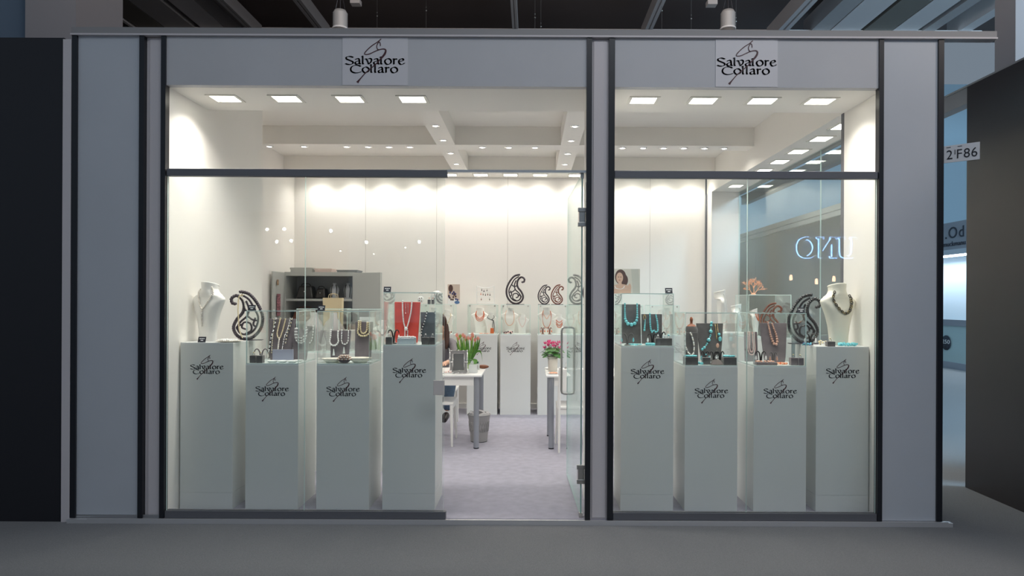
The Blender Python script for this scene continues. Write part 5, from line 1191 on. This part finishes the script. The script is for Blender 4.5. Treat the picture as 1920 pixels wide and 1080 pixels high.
# stickers on the left door (inner face looks +X)
def sticker(z0, z1, y0, y1, m, lb):
    o = MB().box(cx0 + .0295, cx0 + .031, y0, y1, z0, z1).build('door_sticker', m, None); tag(o, lb, 'sticker')
sticker(1.67, 1.74, 3.86, 3.92, mat('sticker_brown', (.30, .20, .13), .5, var=.6, vscale=60), 'small brown sticker on the left cabinet door')
sticker(1.28, 1.56, 3.86, 3.98, mat('sticker_red', (.28, .12, .14), .5, var=.9, vscale=50), 'tall red and grey patterned calendar on the left cabinet door')
def bag(x, y, z, w_, d_, h_, m, lb, cat='bag', nm='handbag'):
    t = thing(nm, lb, cat, (x, y, z)); mb = MB().add([(-w_ / 2, -d_ / 2, 0), (w_ / 2, -d_ / 2, 0), (w_ / 2, d_ / 2, 0), (-w_ / 2, d_ / 2, 0), (-w_ * .36, -d_ / 3, h_), (w_ * .36, -d_ / 3, h_), (w_ * .36, d_ / 3, h_), (-w_ * .36, d_ / 3, h_)], [(3, 2, 1, 0), (4, 5, 6, 7), (0, 1, 5, 4), (1, 2, 6, 5), (2, 3, 7, 6), (3, 0, 4, 7)])
    mb.build('bag_body', m, t, bevel=.02)
    MB().tube(spline([(-w_ * .25, -.02, h_ * .8), (-w_ * .2, -.04, h_ * 1.15), (w_ * .2, -.04, h_ * 1.15), (w_ * .25, -.02, h_ * .8)], 5), .006, 6).build('handle', m, t)
    MB().ball((0, -d_ / 2 + .01, h_ * .55), .010, 8, 6).build('clasp', SILVER, t)
bag(cx0 + .22, 4.42, 1.50, .24, .22, .17, BLKLE, 'black leather handbag on the upper cabinet shelf, left one')
bag(cx0 + .42, 4.44, 1.50, .15, .2, .14, BLKLE, 'smaller black handbag on the upper cabinet shelf')
for j, x in enumerate((.60, .78)):
    t2 = thing('necklace_form', 'pale necklace form with a dark ribbon on the upper cabinet shelf, ' + ('left', 'right')[j] + ' of two', 'jewellery bust', (cx0 + x, 4.40, 1.50), 0, 'forms on the cabinet shelf')
    MB().lathe([(.05, 0), (.048, .05), (.062, .12), (.05, .16), (.025, .18), (.024, .21), (0, .21)], n=18, sy=.5).build('form', mat('form_grey', (.50, .52, .56), .5), t2)
    MB().tube(spline([(-.02, -.02, .19), (-.035, -.034, .13), (-.028, -.034, .02)], 4), .005, 6).tube(spline([(.02, -.02, .19), (.035, -.034, .13), (.028, -.034, .02)], 4), .005, 6).build('ribbon', BLKLE, t2)
bag(cx0 + .22, 4.40, 1.20, .34, .22, .16, LEATH, 'brown leather case on the middle cabinet shelf', nm='leather_case')
for j, (x, w_, h_, m_, c_) in enumerate(((.50, .2, .09, CABM, 'grey'), (.74, .2, .09, CABI, 'dark'))):
    o = MB().box(-w_ / 2, w_ / 2, -.1, .1, 0, h_ - .02).box(-w_ / 2 - .004, w_ / 2 + .004, -.104, .104, h_ - .02, h_).build('storage_box', m_, None, (cx0 + x, 4.42, 1.20)); tag(o, c_ + ' flat box on the middle cabinet shelf', 'box')
bag(cx0 + .32, 4.42, .85, .4, .24, .2, LEATH, 'brown case on the lower cabinet shelf', nm='leather_case')
for j, (x, w_, d_, h_, m_, lb) in enumerate(((.20, .28, .3, .06, CABM, 'flat grey box on top of the cabinet at the left'), (.48, .22, .24, .05, mat('blush_box', (.62, .50, .46), .5), 'blush pink folded bag on top of the cabinet'), (.80, .26, .28, .032, mat('slate_folder', (.22, .23, .24), .5), 'dark grey folder on top of the cabinet at the right'))):
    o = MB().box(-w_ / 2, w_ / 2, -d_ / 2, d_ / 2, 0, h_ * .6).box(-w_ / 2 - .006, w_ / 2 + .006, -d_ / 2 - .006, d_ / 2 + .006, h_ * .6, h_).build('storage_box', m_, None, (cx0 + x, 4.40, cz)); tag(o, lb, 'box')
# ================================================================== PERSON
def skin_mesh(name, V, E, Rd, m, parent, root=0, sub=1):
    me = bpy.data.meshes.new(name); me.from_pydata(V, E, []); me.materials.append(m)
    o = bpy.data.objects.new(name, me); COL.objects.link(o); o.parent = parent
    sk = o.modifiers.new('skin', 'SKIN'); sk.use_smooth_shade = True
    for i, v in enumerate(me.skin_vertices[0].data): v.radius = (Rd[i], Rd[i]) if not isinstance(Rd[i], tuple) else Rd[i]; v.use_root = (i == root)
    s2 = o.modifiers.new('sub', 'SUBSURF'); s2.levels = sub; s2.render_levels = sub
    return o
PX, PYY = -1.08, 3.38
t = thing('person', 'seated person in a grey shirt, blue jeans and dark shoes behind the left table', 'person', (PX, PYY, 0))
J = {'pel': (0, .02, .56), 'wst': (0, .02, .68), 'chs': (0, -.02, .88), 'shc': (0, -.02, .98), 'nek': (0, -.03, 1.05), 'hd0': (0, -.05, 1.12), 'hd1': (0, -.05, 1.22),
     'sL': (-.165, -.02, .985), 'eL': (-.22, -.20, .80), 'wL': (-.12, -.42, .785), 'sR': (.165, -.02, .985), 'eR': (.225, -.20, .80), 'wR': (.13, -.43, .785),
     'hL': (-.09, 0, .51), 'kL': (-.11, -.40, .52), 'aL': (-.11, -.38, .10), 'tL': (-.12, -.53, .035), 'hR': (.09, 0, .52), 'kR': (.19, -.40, .60), 'aR': (.15, -.50, .25), 'tR': (.13, -.64, .17)}
def sub(keys, edges, rad):
    idx = {k: i for i, k in enumerate(keys)}; return [J[k] for k in keys], [(idx[a], idx[b]) for a, b in edges], [rad[k] for k in keys]
V, E, Q = sub(['pel', 'wst', 'chs', 'shc', 'nek', 'hd0', 'hd1', 'sL', 'eL', 'wL', 'sR', 'eR', 'wR', 'hL', 'kL', 'aL', 'hR', 'kR', 'aR'],
    [('pel', 'wst'), ('wst', 'chs'), ('chs', 'shc'), ('shc', 'nek'), ('nek', 'hd0'), ('hd0', 'hd1'), ('shc', 'sL'), ('sL', 'eL'), ('eL', 'wL'), ('shc', 'sR'), ('sR', 'eR'), ('eR', 'wR'), ('pel', 'hL'), ('hL', 'kL'), ('kL', 'aL'), ('pel', 'hR'), ('hR', 'kR'), ('kR', 'aR')],
    dict(pel=.11, wst=.10, chs=.115, shc=.07, nek=.048, hd0=.07, hd1=.085, sL=.05, eL=.036, wL=.026, sR=.05, eR=.036, wR=.026, hL=.085, kL=.055, aL=.04, hR=.085, kR=.055, aR=.04))
# hands: palm and five fingers each, branching from the wrist
for s_, wk in ((-1, 9), (1, 12)):
    w0 = Vector(V[wk]); p0 = len(V); V.append(tuple(w0 + Vector((s_ * -.02, -.05, -.010)))); Q.append((.032, .014)); E.append((wk, p0))
    pl = Vector(V[p0])
    for k, (dx, L) in enumerate(((-.028, .065), (-.010, .075), (.009, .07), (.027, .055))):
        a = len(V); V.append(tuple(pl + Vector((dx, -.030, .0)))); Q.append(.0095); E.append((p0, a)); V.append(tuple(pl + Vector((dx * 1.15, -.030 - L * .55, .006)))); Q.append(.0085); E.append((a, a + 1)); V.append(tuple(pl + Vector((dx * 1.15, -.030 - L, -.008)))); Q.append(.0075); E.append((a + 1, a + 2))
    a = len(V); V.append(tuple(pl + Vector((s_ * -.036, .005, 0)))); Q.append(.011); E.append((p0, a)); V.append(tuple(pl + Vector((s_ * -.055, -.035, -.004)))); Q.append(.009); E.append((a, a + 1))
skin_mesh('body', V, E, Q, SKIN, t, sub=2)
V, E, Q = sub(['pel', 'wst', 'chs', 'shc', 'nek', 'sL', 'eL', 'sR', 'eR'], [('pel', 'wst'), ('wst', 'chs'), ('chs', 'shc'), ('shc', 'nek'), ('shc', 'sL'), ('sL', 'eL'), ('shc', 'sR'), ('sR', 'eR')], dict(pel=.125, wst=.12, chs=.135, shc=.085, nek=.056, sL=.066, eL=.052, sR=.066, eR=.052))
for k, a in ((6, 'wL'), (8, 'wR')):
    V.append(tuple(Vector(V[k]).lerp(Vector(J[a]), .85))); Q.append(.036); E.append((k, len(V) - 1))
skin_mesh('shirt', V, E, Q, SHIRT, t, sub=2)
V, E, Q = sub(['pel', 'hL', 'kL', 'aL', 'hR', 'kR', 'aR'], [('pel', 'hL'), ('hL', 'kL'), ('kL', 'aL'), ('pel', 'hR'), ('hR', 'kR'), ('kR', 'aR')], dict(pel=.118, hL=.096, kL=.070, aL=.055, hR=.096, kR=.070, aR=.055))
skin_mesh('jeans', V, E, Q, JEANS, t, sub=2)
for a, b in (('aL', 'tL'), ('aR', 'tR')):
    A, B = Vector(J[a]), Vector(J[b]); skin_mesh('shoe', [tuple(A + Vector((0, .03, -.03))), tuple(A.lerp(B, .35) + Vector((0, 0, -.02))), tuple(B)], [(0, 1), (1, 2)], [.042, .045, .036], SHOE, t, sub=2)
hr = MB(); hr.ball((0, -.035, 1.225), .108, 20, 14, sc3=(.86, .98, 1.08)); 
for i in range(len(hr.v)):
    v = hr.v[i]
    if v[1] < -.09 and v[2] < 1.27: hr.v[i] = (v[0], -.075, v[2])
for sx in (-1, 1): hr.tube(spline([(sx * .07, -.03, 1.20), (sx * .09, -.05, 1.10), (sx * .10, -.09, 1.0), (sx * .095, -.12, .92)], 4), [.035, .036, .036, .034, .034, .032, .03, .028, .026, .024, .02, .016, .01], 8)
hr.build('hair', HAIR, t)
fc = MB(); fc.add([(0, -.150, 1.175), (-.012, -.135, 1.165), (.012, -.135, 1.165), (0, -.133, 1.20)], [(0, 1, 3), (0, 3, 2), (0, 2, 1)], 0, True)
fc.build('nose', SKIN, t)
ey = MB()
for sx in (-1, 1): ey.ball((sx * .030, -.126, 1.195), .010, 8, 6, 0, sc3=(1.2, .6, .7)).ball((sx * .030, -.132, 1.195), .005, 6, 5, 1)
ey.build('eyes', [WHITEG, BLKB], t)
MB().ball((0, -.128, 1.142), .018, 10, 6, sc3=(1.2, .4, .3)).build('mouth', mat('lips', (.45, .15, .12), .5), t)
